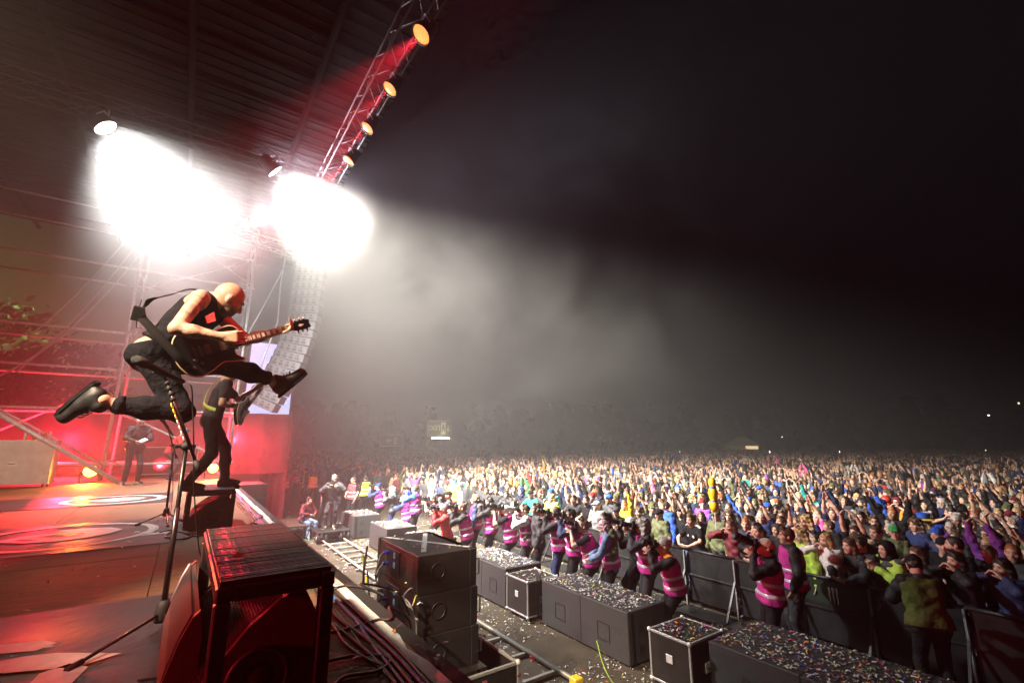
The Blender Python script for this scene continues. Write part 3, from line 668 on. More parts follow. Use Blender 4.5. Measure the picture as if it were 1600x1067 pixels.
# drapes and screen at the back
def drape(name, label, p, q, z0, z1, m, n=120):
    p, q = V3(p), V3(q); d = q - p; nn = V3((-d.y, d.x, 0)).normalized(); vs = []; fs = []
    for i in range(n + 1):
        o = p + d * i / n + nn * (.12 * math.sin(i * 1.1) + .10 * math.sin(i * .37)); vs += [(o.x, o.y, z0), (o.x, o.y, z1), (o.x + nn.x * .02, o.y + nn.y * .02, z1), (o.x + nn.x * .02, o.y + nn.y * .02, z0)]
    for i in range(n):
        a = 4 * i; fs += [(a, a + 4, a + 5, a + 1), (a + 1, a + 5, a + 6, a + 2), (a + 2, a + 6, a + 7, a + 3)]
    b = MB(); b.add(vs, fs); o = b.build(name, m, None, True); tag(o, label, 'drape', 'drapes behind the stage'); return o
drape('drape', 'dark drape behind the scaffold, lit red from the floor', (-16, 22.6, 0), (3.75, 22.6, 0), HS - .2, 4.45, M_DRAPE)
drape('drape', 'low dark side drape under the video screen', (3.8, 22.6, 0), (3.8, 30, 0), 0, 4.4, M_DRAPE, 60)
scr = empty('video_screen', (2.9, 24.4, 6.05), 0, 'pale blue video screen behind the line array', 'screen')
M_SCR = mat('screen_picture', (.2, .25, .4), .4, 0, .5, 1.2, emit=(.52, .62, 1.0), estr=1.1)
for i in range(4):
    for j in range(4): MB().box((-.9 + i * .48, -.03, -1.75 + j * .9), (-.9 + i * .48 + .475, 0, -1.75 + j * .9 + .895)).build('screen_panel', M_SCR, scr)
MB().box((-1.0, .01, -1.85), (1.1, .12, 1.95)).build('frame', M_BLK, scr)
# scaffold tower
def scaffold():
    root = empty('scaffold_tower', (0, 0, HS), 0, 'galvanised tube scaffold tower behind the guitarists', 'scaffold')
    xs = [-6.2, -1.9, 1.25]; ys = [18.2, 20.3]; top = 10.9 - HS
    for x in xs:
        for y in ys:
            p = MB().tube([(x, y, 0), (x, y, top)], .045, 10).build('post', M_STEEL, root, True)
            for z in (.45, 2.05, 3.25, 4.4, 6.5, 8.3): MB().lathe([(.05, -.03), (.11, -.025), (.11, .025), (.05, .03)], Matrix.Translation((x, y, z)), 10).build('coupler', M_STEEL, p)
    for z in (.45, 2.05, 3.25, 4.4, 6.5, 8.3):
        for y in ys:
            for a, b in ((0, 1), (1, 2)): MB().tube([(xs[a], y, z), (xs[b], y, z)], .036, 8).build('ledger', M_STEEL, root, True)
        for x in xs[1:]: MB().tube([(x, ys[0], z + .05), (x, ys[1], z + .05)], .034, 8).build('transom', M_STEEL, root, True)
    for (a, b) in (((-6.2, 18.1, 3.25), (-1.9, 18.1, .45)), ((-1.9, 18.1, 4.4), (1.25, 18.1, 6.5)), ((1.25, 18.1, .45), (-1.9, 18.1, 2.05)), ((-1.9, 20.4, 6.5), (1.25, 20.4, 8.3)), ((1.3, 18.2, 6.5), (1.3, 20.3, 8.3)), ((-1.95, 18.2, 2.05), (-1.95, 20.3, 4.4)),
                   ((-6.2, 20.4, .45), (-1.9, 20.4, 3.25)), ((-1.9, 18.1, 8.5), (1.25, 18.1, 6.6)), ((-1.9, 20.4, 2.05), (1.25, 20.4, .45))): MB().tube([a, b], .034, 8).build('brace', M_STEEL, root, True)
    MB().tube([(-4.35, 16.3, 2.15), (-1.35, 16.6, .03)], .06, 10).build('raking_brace', M_STEEL, root, True)
    return root
scaffold()
truss('lattice_beam', 'lattice beam across the scaffold top under the floodlights', (-1.9, 18.2, 10.85), (2.9, 18.2, 10.35), .35, 'lighting trusses', .5, M_ALU)
# guy ropes lit by the flood
for i, (a, b, sag) in enumerate((((-1.9, 18.0, 9.2), (-5.2, 18.4, 4.6), .9), ((-1.95, 18.0, 9.7), (-4.2, 18.6, 5.2), .35), ((-2.0, 18.0, 10.3), (-4.0, 18.6, 6.4), .2), ((2.2, 18.0, 9.6), (1.2, 18.1, 6.6), .05))):
    a, b = V3(a), V3(b); pts = [a.lerp(b, t / 14) - V3((0, 0, sag * 4 * (t / 14) * (1 - t / 14))) for t in range(15)]
    o = MB().tube(pts, .028, 6).build('rope', M_ALU, None, True)
    tag(o, ['long sagging white rope from the scaffold to the far left', 'middle white rope hanging from the scaffold post', 'short upper white rope on the scaffold post', 'white strap between the scaffold and the line array'][i], 'rope', 'ropes on the scaffold')
# line array
def line_array():
    root = empty('line_array', (3.05, 18.6, 10.6), 0, 'pale hanging line array of loudspeakers beside the scaffold', 'loudspeaker')
    mA = mat('array_grey', (.13, .13, .14), .6, 0, .2, 10); mD = mat('array_slot', (.03, .03, .035), .6); z = 0.0; x = .25; tilt = 0.0
    cab = MB().box((-.55, -.28, -.30), (.55, .28, 0), None, .012).mesh('cabinet', mA)
    slotm = MB().box((-.075, -.288, -.24), (.075, -.281, -.16)).mesh('rigging_slot', mD); keym = MB().box((-.035, -.289, -.13), (.035, -.281, -.05)).mesh('rigging_slot', mD)
    for k in range(20):
        o = link('cabinet', cab, root); o.location = (x, 0, z); o.rotation_euler = (0, math.radians(tilt * .9), math.radians(-28))
        for q in range(4): link('rigging_slot', slotm, o, Matrix.Translation((-.365 + q * .23, 0, 0))); link('rigging_slot', keym, o, Matrix.Translation((-.365 + q * .23, 0, 0)))
        tilt = max(0, (k - 6)) * 2.2; z -= .315 * math.cos(math.radians(tilt)); x -= .315 * math.sin(math.radians(tilt)) + .012
    MB().box((-.3, -.3, .02), (.8, .3, .14), None, .02).build('flying_frame', M_STEEL, root)
    for s in (0, .5): MB().tube([(s, 0, .1), (s, 0, 1.6)], .012, 6).build('chain', M_STEEL, root)
    MB().tube([(-.75, -.2, .6), (-.85, -.2, -1.5), (-.8, -.2, -3), (-1.1, -.2, -4.3), (-1.3, -.2, -5.6)], .03, 6).build('cable', M_STEEL, root, True)
line_array()
# trees behind the open back of the stage
M_LEAF = mat('leaf', (.025, .042, .015), .6, 0, .45, 3); M_BARK = mat('bark', (.08, .06, .045), .9, 0, .4, 8, .5, 30)
def tree(label, loc, h, seed):
    r = random.Random(seed); root = empty('tree', loc, 0, label, 'tree', 'trees behind the stage')
    t = MB(); tips = []
    t.tube([(0, 0, 0), (.1, .05, h * .35), (0, .1, h * .7), (.1, 0, h * .92)], .2, 8, True, [.26, .2, .13, .04])
    for k in range(14):
        a = r.uniform(0, 6.28); z0 = h * r.uniform(.3, .85); L = h * r.uniform(.16, .34) * (1.2 - z0 / h * .6); p = V3((math.cos(a) * L, math.sin(a) * L, z0 + L * r.uniform(.3, .8)))
        t.tube([(0.05, .05, z0), tuple(p * .5 + V3((0, 0, z0 * .5))), tuple(p)], .05, 5, True, [.08, .05, .02]); tips += [p, p * .72 + V3((0, 0, z0 * .28))]
    tips.append(V3((.1, 0, h)))
    t.build('trunk', M_BARK, root, True); vs = []; fs = []
    for tp in tips:
        for q in range(60):
            c = tp + V3((r.gauss(0, .5), r.gauss(0, .5), r.gauss(0, .4))) * h * .11; n = V3((r.gauss(0, 1), r.gauss(0, 1), r.gauss(0, 1))).normalized(); a = n.orthogonal().normalized(); b = n.cross(a); s = r.uniform(.18, .36); k = len(vs)
            vs += [c - a * s, c - b * s * .5, c + a * s, c + b * s * .5]; fs.append((k, k + 1, k + 2, k + 3))
    m = MB(); m.add(vs, fs); m.build('crown', M_LEAF, root)
tree('broad tree behind the stage in green haze', (-12.5, 36, 0), 9.6, 2); tree('slim tree behind the stage left of the scaffold', (-9.6, 38, 0), 10.8, 5)
tree('dark tree at the picture edge behind the stage', (-15.8, 35, 0), 11.0, 8); tree('low tree behind the stage below the floodlight', (-6.5, 37, 0), 8.6, 11)
# far wood behind the field
b = MB(); r = random.Random(4); vs = []; fs = []
for k in range(90):
    a = math.radians(r.uniform(-12, 100)); R_ = r.uniform(128, 150); cx, cy_ = R_ * math.sin(a), R_ * math.cos(a); h = r.uniform(7, 14)
    for q in range(110):
        z = h * (1 - r.random() ** 1.6) + .5; w = 2.6 * (1.15 - z / h); c = V3((cx + r.gauss(0, w), cy_ + r.gauss(0, w), z)); n = V3((r.gauss(0, 1), r.gauss(0, 1), r.gauss(0, 1))).normalized(); u = n.orthogonal().normalized(); v = n.cross(u); s = r.uniform(1.0, 2.2); i = len(vs)
        vs += [c - u * s, c - v * s * .6, c + u * s, c + v * s * .6]; fs.append((i, i + 1, i + 2, i + 3))
b.add(vs, fs); tag(b.build('far_wood', mat('far_leaf', (.008, .011, .006), .9, spec=0.0)), 'dark wood far behind the festival crowd', 'wood', kind='stuff')
# exit signs
def text_obj(txt, size, m, parent, matrix, ext=.01):
    cu = bpy.data.curves.new('lettering', 'FONT'); cu.body = txt; cu.size = size; cu.align_x = 'CENTER'; cu.align_y = 'CENTER'; cu.extrude = ext; cu.offset = size * .01
    o = bpy.data.objects.new('lettering', cu); C.objects.link(o); dg = bpy.context.evaluated_depsgraph_get(); me = bpy.data.meshes.new_from_object(o.evaluated_get(dg)); bpy.data.objects.remove(o)
    me.materials.clear(); me.materials.append(m); return link('lettering', me, parent, matrix)
M_SIGN = mat('sign_green', (.05, .11, .075), .5, 0, .2, 2); M_SIGNW = mat('sign_white', (.55, .55, .5), .5, emit=(.8, .75, .6), estr=.02)
def exit_sign(loc, w, h, z0, full, label):
    fx = V3((-loc[0], -loc[1], 0)).normalized(); rx = V3((0, 0, 1)).cross(fx)      # faces the stage
    root = empty('exit_sign', loc, 0, label, 'sign', 'exit signs beyond the crowd'); fr = frame(V3((0, 0, z0 + h / 2)), rx, V3((0, 0, 1)), fx)
    root.rotation_euler = (0, 0, 0)
    MB().box((-w / 2, -h / 2, -.04), (w / 2, h / 2, 0), fr, .01).build('sign_board', M_SIGN, root)
    f = MB()
    for s in (1, -1): f.box((-w / 2 - .04, s * h / 2 - .05, -.03), (w / 2 + .04, s * h / 2 + .05, .04), fr)
    f.build('sign_frame', M_STEEL, root)
    for s in (1, -1): MB().tube([rx * s * w / 2, rx * s * w / 2 + V3((0, 0, z0 + h))], .05, 8).build('post', M_STEEL, root, True)
    if full:
        text_obj('EXIT', h * .48, M_SIGNW, root, fr @ Matrix.Translation((-w * .24, 0, .012)))
        m = MB(); m.box((w * .06, -h * .4, .005), (w * .26, h * .4, .015), fr); m.build('door_symbol', M_SIGNW, root)
        m = MB(); m.prism([(.12, .18), (.17, .22), (.20, .17), (.15, .13)], .016, .024, fr @ Matrix.Diagonal((w * 1.0, h * 1.2, 1, 1)))
        m.prism([(.11, .12), (.17, .12), (.21, .02), (.23, -.18), (.20, -.2), (.17, -.04), (.13, -.08), (.10, -.24), (.07, -.22), (.11, -.04)], .016, .024, fr @ Matrix.Diagonal((w * 1.0, h * 1.2, 1, 1))); m.build('running_figure', M_SIGN, root)
        m = MB(); m.prism([(.34, .2), (.38, .2), (.38, -.05), (.43, -.05), (.36, -.28), (.29, -.05), (.34, -.05)], .005, .02, fr @ Matrix.Diagonal((w, h, 1, 1))); m.build('arrow_symbol', M_SIGNW, root)
        MB().tube([fr @ V3((-w * .32, -h / 2 - .28, .2)), fr @ V3((w * .42, -h / 2 - .28, .2))], .09, 10).build('tube_light', mat('tube_light', (1, 1, 1), .4, emit=(1, .78, .45), estr=22.0), root, True)
        MB().box((-w * .42, -h / 2 - .22, .1), (w * .46, -h / 2 - .10, .3), fr).build('light_hood', M_STEEL, root)
    else:
        m = MB(); m.prism([(-.30, 0), (-.16, .24), (-.16, .09), (.0, .09), (.0, -.09), (-.16, -.09), (-.16, -.24)], .005, .02, fr @ Matrix.Diagonal((w * .9, h, 1, 1))); m.build('arrow_symbol', M_SIGNW, root)
        m = MB(); m.box((w * .08, -h * .33, .005), (w * .24, h * .33, .02), fr); m.build('door_symbol', M_SIGNW, root)
exit_sign((27.6, 56.3, 0), 3.1, 2.0, 4.05, True, 'tall exit sign with lit tube lamp beneath it')
exit_sign((22.6, 60.4, 0), 3.0, 1.45, 2.72, False, 'lower sign with arrow and door symbol')
# tents, platform and far lights
def tent(label, loc, w, d, h0, h1, m, rz=0):
    root = empty('tent', loc, rz, label, 'tent', 'tents beyond the crowd'); b = MB(); n = 6; vs = []; fs = []
    for x in (-w / 2, w / 2): vs += [(x, -d / 2, h0), (x, d / 2, h0)]
    vs += [(-w * .1, 0, h1), (w * .1, 0, h1)]; b.add(vs, [(0, 1, 4), (2, 5, 3), (0, 4, 5, 2), (1, 3, 5, 4)]); b.build('canopy', m, root)
    for x in (-w / 2, w / 2):
        for y in (-d / 2, d / 2): MB().tube([(x, y, 0), (x, y, h0)], .05, 6).build('pole', M_STEEL, root)
    MB().box((-w / 2 + .1, d / 2 - .1, 0), (w / 2 - .1, d / 2, h0)).build('side_wall', m, root); return root
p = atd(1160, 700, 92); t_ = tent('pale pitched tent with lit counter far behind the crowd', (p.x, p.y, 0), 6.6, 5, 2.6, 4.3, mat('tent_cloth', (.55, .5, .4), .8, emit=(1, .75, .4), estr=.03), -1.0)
MB().box((.4, -2.6, 1.9), (2.6, -2.5, 2.5)).build('lit_counter', mat('counter_light', (1, .9, .7), .5, emit=(1, .72, .38), estr=1.6), t_)
p = atd(902, 712, 88); tent('blue domed tent far behind the crowd', (p.x, p.y, 0), 4.6, 4, 1.9, 3.3, mat('blue_tent', (.03, .08, .25), .7), -.6)
M_FAR = mat('far_lamp', (1, 1, 1), .5, emit=(1, .95, .85), estr=9.0); M_FARY = mat('far_lamp_amber', (1, .8, .4), .5, emit=(1, .75, .3), estr=6.0)
fl = [(1545, 650, 80, .13, 'w'), (1592, 631, 80, .13, 'y'), (1477, 705, 85, .1, 'y'), (1540, 704, 85, .08, 'y'), (1222, 683, 100, .1, 'w')]
for i, (x, y, d, s, c) in enumerate(fl):
    p = atd(x, y, d); root = empty('mast_lamp', (p.x, p.y, 0), 0, ['white lamp on a dark mast right of the field', 'amber lamp at the far right picture edge', 'low amber lamp behind the crowd on the right', 'faint amber lamp low at the far right', 'small white lamp above the pale tent'][i], 'lamp', 'lamps beyond the crowd')
    MB().tube([(0, 0, 0), (0, 0, p.z)], .04, 6).build('mast', M_BLK, root); MB().sphere((0, 0, p.z + s), s, 10).build('bulb', M_FAR if c == 'w' else M_FARY, root, True)
# ------------------------------------------------------------------ gear on the stage
def bez(pts, n=10):
    pts = [V3(p) for p in pts]; out = []
    P = [pts[0]] + pts + [pts[-1]]
    for i in range(1, len(P) - 2):
        a, b, c, d = P[i - 1], P[i], P[i + 1], P[i + 2]
        for k in range(n):
            t = k / n; out.append(.5 * ((2 * b) + (c - a) * t + (2 * a - 5 * b + 4 * c - d) * t * t + (3 * b - a - 3 * c + d) * t ** 3))
    return out + [pts[-1]]
def riser(label, x0, x1, y0, y1, h, bars):
    root = empty('metal_riser', (0, 0, HS), 0, label, 'riser', 'steel risers over stage monitors'); w = .055
    for x in (x0 + w / 2, x1 - w / 2):
        for y in (y0 + w / 2, y1 - w / 2): MB().bar((x, y, .0), (x, y, h - w), w, w, (0, 1, 0)).build('leg', M_REDP, root)
    for x in (x0 + w / 2, x1 - w / 2): MB().bar((x, y0, h - w / 2), (x, y1, h - w / 2), .053, w).build('side_rail', M_REDP, root)
    for y in (y0 + w / 2, y1 - w / 2, (y0 + y1) / 2): MB().bar((x0 + w, y, h - w / 2), (x1 - w, y, h - w / 2), w, .053).build('end_rail', M_REDP, root)
    if bars:
        me = MB().box((x0 + .012, -.006, -.02), (x1 - .012, .006, .012), None, .003).mesh('grate_bar', M_REDP); n = 58
        for i in range(n):
            o = link('grate_bar', me, root); o.location = (0, y0 + .03 + (y1 - y0 - .06) * i / (n - 1), h + .006 + rng.uniform(-.0015, .0015))
        for k in range(5): x = x0 + .06 + (x1 - x0 - .12) * k / 4; MB().box((x - .004, y0 + .02, h - .02), (x + .004, y1 - .02, h + .002)).build('cross_wire', M_REDP, root)
    else: MB().box((x0 + .01, y0 + .01, h), (x1 - .01, y1 - .01, h + .02), None, .004).build('top_plate', M_BLK, root)
    return root
riser('steel grate riser in the foreground over a red lit monitor', .155, .575, 2.09, 3.42, .58, True)
riser('smaller riser the second guitarist stands on', .10, .64, 7.35, 8.3, .47, False)
M_WEDGE = mat('monitor_red_light_tint', (.09, .03, .03), .42, 0, .3, 20, .45, 240)  # red stage light put into the cheek colour
def wedge(label, loc, rz, L, D, H):
    root = empty('stage_monitor', loc, rz, label, 'stage monitor', 'wedge monitors on the stage')
    # profile in local x (towards the performer) / z, swept along y
    prof = [(0, 0), (D, 0), (D, H * .30), (D * .80, H * .52), (D * .55, H * .78), (D * .30, H * .95), (D * .12, H), (0, H * .80)]
    for s in (0, 1):
        y = s * (L - .03); M = frame(V3((0, y + .03, 0)), V3((1, 0, 0)), V3((0, 0, 1)), V3((0, -1, 0))); MB().prism(prof, 0, .03, M).build('side_cheek', M_WEDGE, root)
        yy = -.004 if s == 0 else L + .004
        if D < .3: continue
        Mc = frame(V3((D * .45, yy, H * .38)), V3((1, 0, 0)), V3((0, 0, 1)), V3((0, -1 if s == 0 else 1, 0)))
        MB().lathe([(H * .235, -.02), (H * .235, .004), (H * .20, .006), (H * .19, -.006), (.07, -.012), (.05, .002), (.001, .004)], Mc, 28).build('port', M_BLK, root, True)
    inner = [(.01, .01), (D - .012, .01), (D - .012, H * .29), (D * .79, H * .51), (D * .54, H * .77), (D * .30, H * .94), (D * .125, H * .985), (.012, H * .79)]
    M = frame(V3((0, .03, 0)), V3((1, 0, 0)), V3((0, 0, 1)), V3((0, -1, 0))); MB().prism(inner, -(L - .06), 0, M).build('cabinet', M_BLKR, root)
    g = MB()
    pf = [(D - .006, H * .29), (D * .80, H * .515), (D * .55, H * .775), (D * .30, H * .945)]
    for i in range(3):
        a, b_ = pf[i], pf[i + 1]; n = 13
        for k in range(n):
            t = (k + .5) / n; x = a[0] + (b_[0] - a[0]) * t; z = a[1] + (b_[1] - a[1]) * t; g.tube([(x + .002, .035, z + .006), (x + .002, L - .035, z + .006)], .0026, 5)
    g.build('grille', M_GRILLE, root); MB().tube([(D * .80, -.006, H * .54), (D * .55, -.008, H * .80), (D * .32, -.006, H * .96)], .007, 6).build('edge_trim', M_ALU, root, True)
    hd = MB(); hd.prism([(D * .28, H * .74), (D * .62, H * .60), (D * .64, H * .64), (D * .3, H * .80)], -.003, .006, frame(V3((0, 0, 0)), V3((1, 0, 0)), V3((0, 0, 1)), V3((0, -1, 0)))); hd.build('handle_slot', M_BLK, root); return root
w1 = wedge('big red lit wedge monitor under the foreground riser', (.545, 3.30, HS), math.pi, 1.06, .44, .50)
w2 = wedge('wedge monitor beside the foreground riser facing upstage', (.15, 3.40, HS), math.pi, 1.0, .13, .43)
w3 = wedge('wedge monitor under the riser of the second guitarist', (.62, 8.05, HS), math.pi, .64, .52, .40)
# microphone stands
M_CHROME = mat('stand_tube', (.035, .03, .03), .28, .7, .2, 30)
def mic_stand(label, base, legs, clutch, lo, hi, mic_tip, cable, big=True, mic_back=None):
    root = empty('microphone_stand', base, 0, label, 'microphone stand', 'microphone stands'); L = lambda p: V3(p) - V3(base)
    c = L(clutch); hub = V3((0, 0, .09))
    MB().tube([hub, c], .013, 10, True).build('pole', M_CHROME, root, True)
    MB().tube([c * .0 + hub + (c - hub) * .0, hub + (c - hub) * .62], .0165, 10).build('lower_tube', M_CHROME, root, True)
    MB().lathe([(.018, .0), (.038, .0), (.045, .02), (.036, .09), (.022, .12)], Matrix.Translation((0, 0, .05)), 14).build('hub', M_BLKR, root, True)
    for p in legs:
        q = L(p); e = MB().tube([V3((0, 0, .10)), q], .0095, 8).build('leg', M_CHROME, root, True); MB().tube([q - (q - hub).normalized() * .07, q + (q - hub).normalized() * .005], .016, 8).build('rubber_foot', M_BLKR, e, True)
    MB().sphere(c, .034, 12, (1, 1, .8)).build('clutch', M_BLKR, root, True); MB().tube([c - V3((.06, .02, 0)), c + V3((.05, .02, 0))], .011, 8).build('clutch_knob', M_BLKR, root)
    a, b_ = L(lo), L(hi); MB().tube([a, b_], .0105, 10).build('boom', M_CHROME, root, True); MB().tube([a, a + (b_ - a) * .12], .017, 10).build('boom_weight', M_BLKR, root, True)
    if big:
        rngl = random.Random(3); d = (b_ - a).normalized(); sidev = d.cross(V3((0, 0, 1))).normalized()
        for k in range(7):                         # clip-on pick holder links hanging along the boom
            t = .34 + .055 * k; p = a + (b_ - a) * t - sidev * .0 + V3((-.018, -.012, .0))
            pts = [p + d * .016 * math.cos(q) + V3((0, 0, 1)).cross(d).normalized() * .010 * math.sin(q) for q in [i * math.pi / 5 for i in range(11)]]
            MB().tube(pts, .004, 5, False).build('pick_link', mat('link_yellow', (.70, .55, .03), .5) if k > 3 else M_TAPE, root, True)
        for k in range(4): p = a + (b_ - a) * (.74 + .055 * k); MB().sphere(p, .018, 8).build('boom_grip', M_BLKR, root, True)
    m = L(mic_tip); d = (m - b_).normalized(); back = b_ - d * .16
    if mic_back is not None: back = L(mic_back); d = (m - back).normalized()
    q = d.to_track_quat('Z', 'Y').to_matrix().to_4x4(); q.translation = back
    Lm = (m - back).length
    MB().lathe([(.010, 0), (.014, .01), (.016, Lm * .35), (.022, Lm * .70), (.024, Lm * .72)], q, 14).build('microphone', M_BLK, root, True)
    MB().lathe([(.025, Lm * .72), (.030, Lm * .78), (.031, Lm * .88), (.025, Lm * .96), (.010, Lm)], q, 14).build('microphone_head', M_GRILLE, root, True)
    MB().tube([b_ + V3((0, 0, .0)), b_ + d * .02, b_ + d * .06], .021, 10).build('clip', M_BLKR, root, True)
    MB().tube(bez([back] + [L(p) for p in cable], 10), .0042, 6).build('cable', M_BLKR, root, True)
    return root
mb = atz(250, 985, HS)
mic_stand('tall microphone stand with yellow links in front of the leaping guitarist', mb, [atz(104, 1052, HS) + V3((0, 0, .015)), atz(312, 1050, HS) + V3((0, 0, .015)), atz(306, 986, HS) + V3((0, 0, .015))],
          atd(291, 697, 2.93), atd(312, 738, 2.90), atd(256, 584, 2.93), atd(206, 559, 2.66), [atd(299, 604, 2.90), atd(301, 640, 2.95), atd(303, 700, 2.95), atd(303, 760, 3.0), atd(310, 850, 3.1), atd(318, 880, 3.15)], True, atd(288, 597, 2.90))
mb2 = atz(258, 812, HS)
mic_stand('slim microphone stand on the ringed mat farther upstage', mb2, [atz(212, 822, HS) + V3((0, 0, .015)), atz(285, 815, HS) + V3((0, 0, .015)), atz(262, 824, HS) + V3((0, 0, .015))],
          atd(272, 696, 7.0), atd(276, 716, 7.0), atd(262, 668, 7.0), atd(250, 650, 6.9), [atd(268, 690, 7.05), atd(270, 760, 7.05), atd(266, 808, 7.1)], False)
# cables along the stage edge
def cable(label, pts, r, m, n=10, grp='cables on the stage edge'):
    o = MB().tube(bez(pts, n), r, 6).build('cable', m, None, True); tag(o, label, 'cable', grp); return o
M_CB = mat('cable_blue', (.02, .12, .35), .45, 0, .2, 20); M_CG = mat('cable_green', (.02, .22, .10), .45); M_CK = mat('cable_black', (.012, .012, .013), .5); M_CR = mat('cable_dark_red', (.05, .012, .014), .5)
for i, (x, m, r) in enumerate(((1.055, M_CK, .010), (1.03, M_CB, .011), (1.005, M_CB, .009), (.975, M_CK, .011), (.945, M_CG, .006), (.915, M_CK, .009))):
    rr = random.Random(i + 20); cable(['black cable hugging the white edge tape', 'thick blue cable second from the white edge tape', 'thin blue cable in the middle of the edge bundle', 'thick black cable beside the blue cables', 'thin green cable in the edge bundle', 'black cable outermost from the white edge tape'][i],
        [(x + rr.uniform(-.03, .03) - .02 * (j % 2), 1.2 + j * .7, HS + r + .001) for j in range(24)], r, m, 6)
z = HS + .012
def lp(pts): return [atz(x, y, z) for x, y in pts]
cable('black cable looping from the riser over the edge tape', lp([(505, 925), (540, 915), (575, 920), (600, 930)]) + [V3((1.27, 3.9, HS + .01)), V3((1.70, 4.2, 1.95)), V3((2.0, 4.6, 1.6))], .009, M_CK)
cable('dark red cable crossing the white edge tape', lp([(500, 990), (545, 982), (590, 968), (612, 966)]) + [V3((1.27, 3.25, HS + .01)), V3((1.70, 3.9, 1.8)), V3((2.0, 4.6, 1.3))], .009, M_CR)
cable('black cable coil nearest the camera by the riser leg', lp([(505, 1035), (530, 1028), (575, 1022), (610, 1030), (590, 1048), (545, 1055), (525, 1067), (520, 1085)]), .008, M_CK)
cable('black cable curving beside the riser leg', lp([(500, 950), (520, 975), (540, 1005), (575, 1030), (600, 1040)]), .008, M_CK)
cable('cables coiled by the second microphone stand', lp([(250, 832), (270, 828), (300, 834), (285, 842), (258, 838), (275, 830), (310, 838)]), .012, M_CK, 8)
cable('dark cable lying along the far stage edge', lp([(372, 790), (392, 800), (410, 806), (395, 815), (420, 822)]), .012, M_CK, 8)
cable('thin black cable on the near mat', lp([(215, 1062), (270, 1055), (300, 1060), (312, 1075)]), .006, M_CK)
# loudspeaker stacks on flight case dollies
def flight_case(label, loc, w, d, h, group, open_top=False, rz=0, board=None, m=None):
    root = empty('flight_case', loc, rz, label, 'flight case', group); t = .03
    if open_top:
        b = MB(); b.box((t, t, 0.08), (w - t, d - t, .12)); b.build('floor_board', M_PLYC, root)
        for (a, c) in (((t, .006, .12), (w - t, .016, h - t)), ((t, d - .016, .12), (w - t, d - .006, h - t)), ((.006, t, .12), (.016, d - t, h - t)), ((w - .016, t, .12), (w - .006, d - t, h - t))): MB().box(a, c).build('side_board', board or M_PLYC, root)
    else: MB().box((.006, .006, .085), (w - .006, d - .006, h - .006)).build('case_body', board or M_PLYC, root)
    for x in (0, w - t):
        for y in (0, d - t): MB().box((x, y, .08), (x + t, y + t, h), None, .004).build('corner_post', M_ALU, root)
    for z_ in (.08, h - t):
        for y in (0, d - t): MB().box((t, y, z_), (w - t, y + t, z_ + t), None, .003).build('edge_rail', M_ALU, root)
        for x in (0, w - t): MB().box((x, t, z_), (x + t, d - t, z_ + t), None, .003).build('edge_rail', M_ALU, root)
    for x in (0, w):
        for y in (0, d):
            for z_ in (.1, h): MB().sphere((x + (.012 if x == 0 else -.012), y + (.012 if y == 0 else -.012), z_ - .012), .034, 8).build('ball_corner', M_STEEL, root, True)
    for x in (.1, w - .1):
        for y in (.1, d - .1): MB().lathe([(.02, -.02), (.045, -.02), (.045, .02), (.02, .02)], frame(V3((x, y, .042)), V3((0, 1, 0)), V3((0, 0, 1)), V3((1, 0, 0))), 12).build('caster', M_BLKR, root)
    for (y, n_) in ((-.004, V3((0, -1, 0))), ):
        b = MB(); b.box((w / 2 - .09, -.008, h * .5 - .06), (w / 2 + .09, .004, h * .5 + .06), None, .003); b.build('handle_dish', M_STEEL, root); MB().tube([(w / 2 - .06, -.012, h * .5), (w / 2 - .05, -.03, h * .5), (w / 2 + .05, -.03, h * .5), (w / 2 + .06, -.012, h * .5)], .008, 6).build('handle', M_BLK, root)
    b = MB(); b.box((-.008, d / 2 - .05, h * .6 - .05), (.004, d / 2 + .05, h * .6 + .05), None, .003); b.build('latch', M_STEEL, root)
    return root
